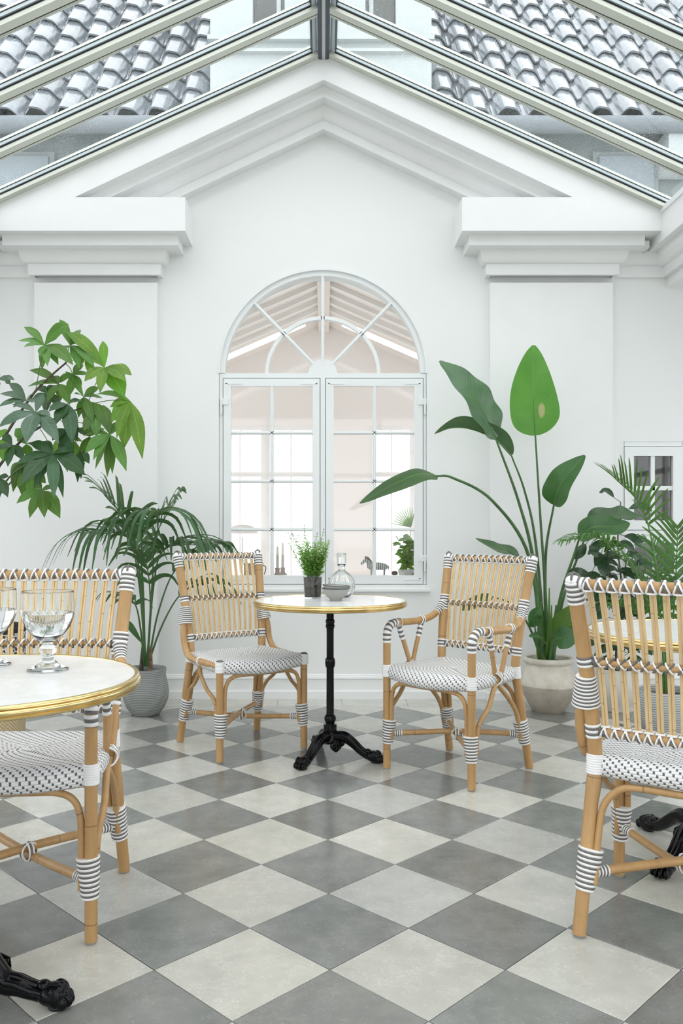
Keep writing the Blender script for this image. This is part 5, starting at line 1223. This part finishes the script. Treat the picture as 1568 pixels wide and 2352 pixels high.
# ---- rubber fig (round dark leaves) at the right
FXp,FYp=1.77,5.06; random.seed(9)
fg=empty('wax_leaf_fig',(FXp,FYp,0)); props(fg,'dark shrub with oval leathery leaves in a glossy white pot behind the right chair','plant')
MB().lathe([(0,0),(0.082,0),(0.090,0.01),(0.088,0.02),(0.112,0.06),(0.134,0.13),(0.136,0.19),(0.126,0.235),(0.130,0.252),(0.122,0.255),(0.114,0.235),(0,0.23)],n=44).build('pot','pot_white',fg,sharp=50)
MB().lathe([(0,0.240),(0.115,0.236)],n=24).build('soil','soil',fg)
for sx,hh in ((0.0,1.02),(-0.04,0.88),(0.03,0.78),(0.02,0.62),(-0.02,0.5)):
    p=catmull([(sx*0.4,0,0.23),(sx+0.02,-0.02,0.23+hh*0.4),(sx*1.4-0.02,-0.05,0.23+hh*0.75),(sx*1.8,-0.04,0.23+hh)],6)
    so=MB().tube(p,[0.007*(1-0.6*i/len(p)) for i in range(len(p))],7).build('stem','bark',fg)
    n=len(p); 
    for q in range(15):
        t=(0.12+0.88*q/14)*(n-1); i=min(n-2,int(t)); c=p[i].lerp(p[i+1],t-i); a=q*2.4+sx*30
        d=V((math.cos(a),math.sin(a)*0.7-0.15,random.uniform(-0.35,0.5))).normalized(); L=random.uniform(0.10,0.15)
        s_=c+d*0.05
        m=MB().leaf(catmull([s_,s_+d*L*0.5+V((0,0,0.012)),s_+d*L+V((0,0,-0.03))],4),random.uniform(0.026,0.036),(random.uniform(-.4,.4),-0.7,0.7),sh_oval,fold=0.12,seg=8,cols=4); m.build('leaf','ficus_leaf',so)
        MB().tube([c,s_],0.0018,5).build('leaf_stalk','stem_dark',so)
for (u0,v0,u1,v1) in ((1345,1250,1320,1285),(1356,1252,1372,1280),(1355,1320,1305,1310),(1375,1290,1390,1325)):
    m=MB().leaf(catmull([P(u0,v0,4.95)-V((FXp,FYp,0)),P((u0+u1)/2,(v0+v1)/2,4.90)-V((FXp,FYp,0)),P(u1,v1,4.9)-V((FXp,FYp,0))],4),0.03,(0.2,-0.9,0.3),sh_oval,fold=0.12,seg=8,cols=4); m.build('leaf','ficus_leaf',fg)
    MB().tube(catmull([P(u0,v0,4.95)-V((FXp,FYp,0)),P((u0+1400)/2,v0-30,5.0)-V((FXp,FYp,0)),P(1405,v0+20,5.05)-V((FXp,FYp,0))],5),0.002,5).build('leaf_stalk','stem_dark',fg)
# ---- areca palm at the right
AXp,AYp=1.80,4.42; random.seed(21)
ap=empty('areca_palm',(AXp,AYp,0)); props(ap,'areca palm with feathery fronds in a finely striped grey pot at the right edge','plant')
MB().lathe([(0,0),(0.10,0),(0.112,0.01),(0.142,0.10),(0.150,0.17),(0.146,0.245),(0.140,0.25),(0.136,0.24),(0.138,0.20),(0,0.20)],n=48).build('pot','pot_striped',ap,sharp=50)
MB().lathe([(0,0.215),(0.137,0.21)],n=24).build('soil','soil',ap)
def al(u,v,y): return P(u,v,y)-V((AXp,AYp,0))
fa=[((1528,1590,4.42),[(1515,1400,4.40),(1500,1260,4.38),(1470,1160,4.36)],(1408,1095,4.34),14,0.30,0.10,0.62),
 ((1535,1590,4.42),[(1545,1430,4.42),(1552,1320,4.40)],(1556,1205,4.36),13,0.30,0.12,0.50),
 ((1525,1590,4.42),[(1490,1400,4.36),(1440,1280,4.30),(1370,1235,4.26)],(1290,1243,4.22),13,0.17,0.6,0.55),
 ((1525,1590,4.44),[(1505,1440,4.46),(1470,1330,4.48)],(1395,1255,4.5),12,0.26,0.7,0.45),
 ((1532,1590,4.40),[(1545,1460,4.30),(1580,1380,4.22)],(1640,1330,4.15),11,0.28,0.5,0.4),
 ((1522,1590,4.42),[(1490,1460,4.40),(1450,1400,4.38)],(1390,1390,4.36),11,0.24,0.6,0.45),
 ((1530,1590,4.45),[(1525,1430,4.5),(1515,1330,4.55)],(1490,1250,4.6),11,0.27,0.4,0.5),
 ((1530,1590,4.38),[(1530,1480,4.30),(1510,1400,4.22)],(1470,1345,4.16),10,0.24,0.8,0.45)]
for b,c,t,n,ll,dr,st in fa: frond(ap,al(*b),[al(*q) for q in c],al(*t),n,ll,'areca_leaf','stem_green',droop=dr,start=st,width=0.0095,r0=0.006,vee=0.35)
# ================================================================== ON THE INNER LEDGE BEHIND THE WINDOW
LZ=wz(1324)-0.0115; LY=WY+0.30
def lx(u): return (u-U0)*LY/F
def stand(name,label,cat,u,parts,y=LY,group=None):
    r=empty(name,((u-U0)*y/F,y,LZ)); props(r,label,cat,group)
    for nm,m,mt_ in parts: m.build(nm,mt_,r)
    return r
for u,hh,lab in ((637,0.20,'cream candle in a wooden holder on the inner window ledge, the shorter one'),(646,0.225,'cream candle in a wooden holder on the inner window ledge, the taller one')):
    y=LY if u==637 else LY+0.07
    stand('candle',lab,'candle',u if u==637 else 649,[('holder',MB().lathe([(0,0),(0.028,0),(0.03,0.006),(0.018,0.014),(0.014,0.03),(0.017,0.05),(0.012,0.052),(0,0.052)],n=20),'stand_wood'),('candle_sleeve',MB().lathe([(0,0.05),(0.0095,0.05),(0.0095,0.135),(0,0.136)],n=16),'candle_grey'),('wax',MB().lathe([(0,0.13),(0.0088,0.13),(0.008,hh-0.012),(0.003,hh),(0,hh)],n=16),'candle'),('wick',MB().tube([(0,0,hh-0.002),(0.001,0,hh+0.010)],0.0012,6),'gasket')],y,'candles on the inner ledge')
r=stand('trinket_box','small brown box on the inner window ledge behind the chair back','box',582,[('body',MB().box((-0.062,-0.04,0),(0.062,0.04,0.075)),'box_card'),('lid',MB().box((-0.064,-0.042,0.075),(0.064,0.042,0.084)),'box_card'),('strap',MB().tube(catmull([(0.06,0,0.07),(0.082,0,0.06),(0.08,0,0.03),(0.072,0,0.008)],5),0.003,6),'gasket')])
# mushroom lamp standing further back
r=empty('table_lamp',((556-U0)*6.9/F,6.9,0)); props(r,'slender pale table lamp with domed shade in the room beyond the left casement','lamp')
MB().lathe([(0,0),(0.12,0),(0.12,0.7),(0,0.7)],n=24).build('pedestal','peach_light',r); MB().lathe([(0,0.70),(0.07,0.70),(0.06,0.715),(0.008,0.725),(0.006,1.02),(0,1.02)],n=20).build('stem','chrome',r); MB().lathe([(0.135,1.05),(0.125,1.075),(0.09,1.105),(0.04,1.12),(0,1.122)],n=28).build('shade','lamp_shade',r)
# zebra figurine
zb_=empty('zebra_figurine',(lx(866),LY,LZ)); props(zb_,'small striped zebra figurine on the inner window ledge beside the carafe','figurine')
m=MB(); body=catmull([(-0.048,0,0.062),(-0.02,0,0.064),(0.02,0,0.063),(0.052,0,0.060)],4); n=len(body); m.tube(body,[0.016+0.010*math.sin(math.pi*(0.15+0.7*i/(n-1))) for i in range(n)],14)
m.ball((-0.048,0,0.062),0.021); m.ball((0.052,0,0.060),0.020)
m.tube(catmull([(-0.045,0,0.070),(-0.062,0,0.092),(-0.075,0,0.106)],4),[0.018-0.0009*i for i in range(9)],12); m.tube(catmull([(-0.072,0,0.108),(-0.088,0,0.098),(-0.104,0,0.082)],4),[0.0135-0.0007*i for i in range(9)],12); m.ball((-0.104,0,0.082),0.0085)
for sx in (-0.042,0.046):
    for sy in (-0.011,0.011): m.tube([(sx,sy,0.058),(sx+0.002,sy,0.03),(sx,sy,0.0)],[0.0095,0.0062,0.0058],10)
m.build('body','zebra_stripes',zb_)
for sy in (-0.008,0.008): MB().leaf([V((-0.074,sy,0.114)),V((-0.073,sy*1.3,0.124)),V((-0.071,sy*1.2,0.131))],0.0045,(-1,0,0.2),sh_oval,seg=4).build('ear','zebra_stripes',zb_)
for k in range(11):
    t=k/10; c=V((-0.083+0.048*t,0,0.118-0.034*t+0.012*math.sin(math.pi*t))); MB().obox(c,V((0.0032,0,0.0022)),V((0,0.0025,0)),V((-0.004,0,0.012))).build('mane_tuft','zebra_black' if k%2 else 'candle',zb_,smooth=False)
MB().tube(catmull([(0.066,0,0.068),(0.076,0,0.060),(0.074,0,0.04)],4),0.0035,7).build('tail','zebra_black',zb_)
o=MB().ball((0,0,0.016),(0.022,0.016,0.0165),n=9,m=6).build('pebble','stone_brown'); o.location=(lx(906),LY,LZ); props(o,'brown rough stone on the inner window ledge right of the zebra','stone')
for u,lab in ((872+0,None),):
    pass
for u,rr,lab in ((868+55,0.022,'small white votive cup beside the brown stone on the inner ledge'),(952-8,0.036,'low white planter under the trailing window plant')):
    pass
pl=empty('ledge_plant',(lx(934),LY+0.03,LZ)); props(pl,'leafy trailing plant in a white bowl behind the right casement','plant')
MB().lathe([(0,0),(0.045,0),(0.056,0.02),(0.058,0.04),(0.053,0.04),(0.05,0.03),(0,0.03)],n=28).build('pot','pot_white',pl,sharp=50)
random.seed(31)
for k in range(13):
    a=k*2.4; hh=random.uniform(0.09,0.27); rr=random.uniform(0.02,0.085)
    p=catmull([(0,0,0.03),(math.cos(a)*rr*0.5,math.sin(a)*rr*0.4,0.03+hh*0.6),(math.cos(a)*rr,math.sin(a)*rr*0.7,0.03+hh)],5); so=MB().tube(p,0.0018,5).build('stem','stem_green',pl)
    for q in range(8):
        c=p[min(len(p)-1,2+q)]; aa=q*2.1+k; d=V((math.cos(aa),math.sin(aa)*0.6,random.uniform(-0.4,0.4))).normalized(); L=random.uniform(0.035,0.06)
        MB().leaf(catmull([c,c+d*L*0.5,c+d*L+V((0,0,-0.012))],3),0.0125,(0.2,-0.8,0.4),sh_oval,seg=6).build('leaf','leaf_mid' if q%3 else 'leaf_bright',so)
for k in range(12):
    a=math.radians(70+k*9); c=V((0.03,0,0.33)); d=V((math.cos(a)*0.9-0.1,-0.1,math.sin(a))); MB().leaf(catmull([c,c+d*0.06,c+d*0.14],3),0.006,(0,-1,0.1),sh_strip,seg=6,cols=2).build('fan_leaflet','leaf_bright',pl)
MB().tube([(0.0,0,0.03),(0.02,0,0.2),(0.03,0,0.33)],0.0022,6).build('stem','stem_green',pl)
MB().leaf(catmull([V((0.05,-0.02,0.215)),V((0.0,-0.03,0.255)),V((-0.025,-0.03,0.275))],4),0.028,(0.3,-0.8,0.5),sh_oval,seg=8).build('leaf','leaf_bright',pl)
tr=MB().box((-0.05,-0.03,0),(0.05,0.03,0.014)).build('wood_tray','stone_brown',smooth=False); tr.location=(lx(962),LY-0.06,LZ); props(tr,'dark rough wooden tray at the right end of the inner ledge','tray')
cp=MB().lathe([(0,0),(0.02,0),(0.023,0.03),(0.020,0.03),(0.018,0.004),(0,0.004)],n=24).build('votive_cup','pot_white',sharp=50); cp.location=(lx(872+50),LY-0.03,LZ); props(cp,'small white votive cup beside the brown stone on the inner ledge','cup')
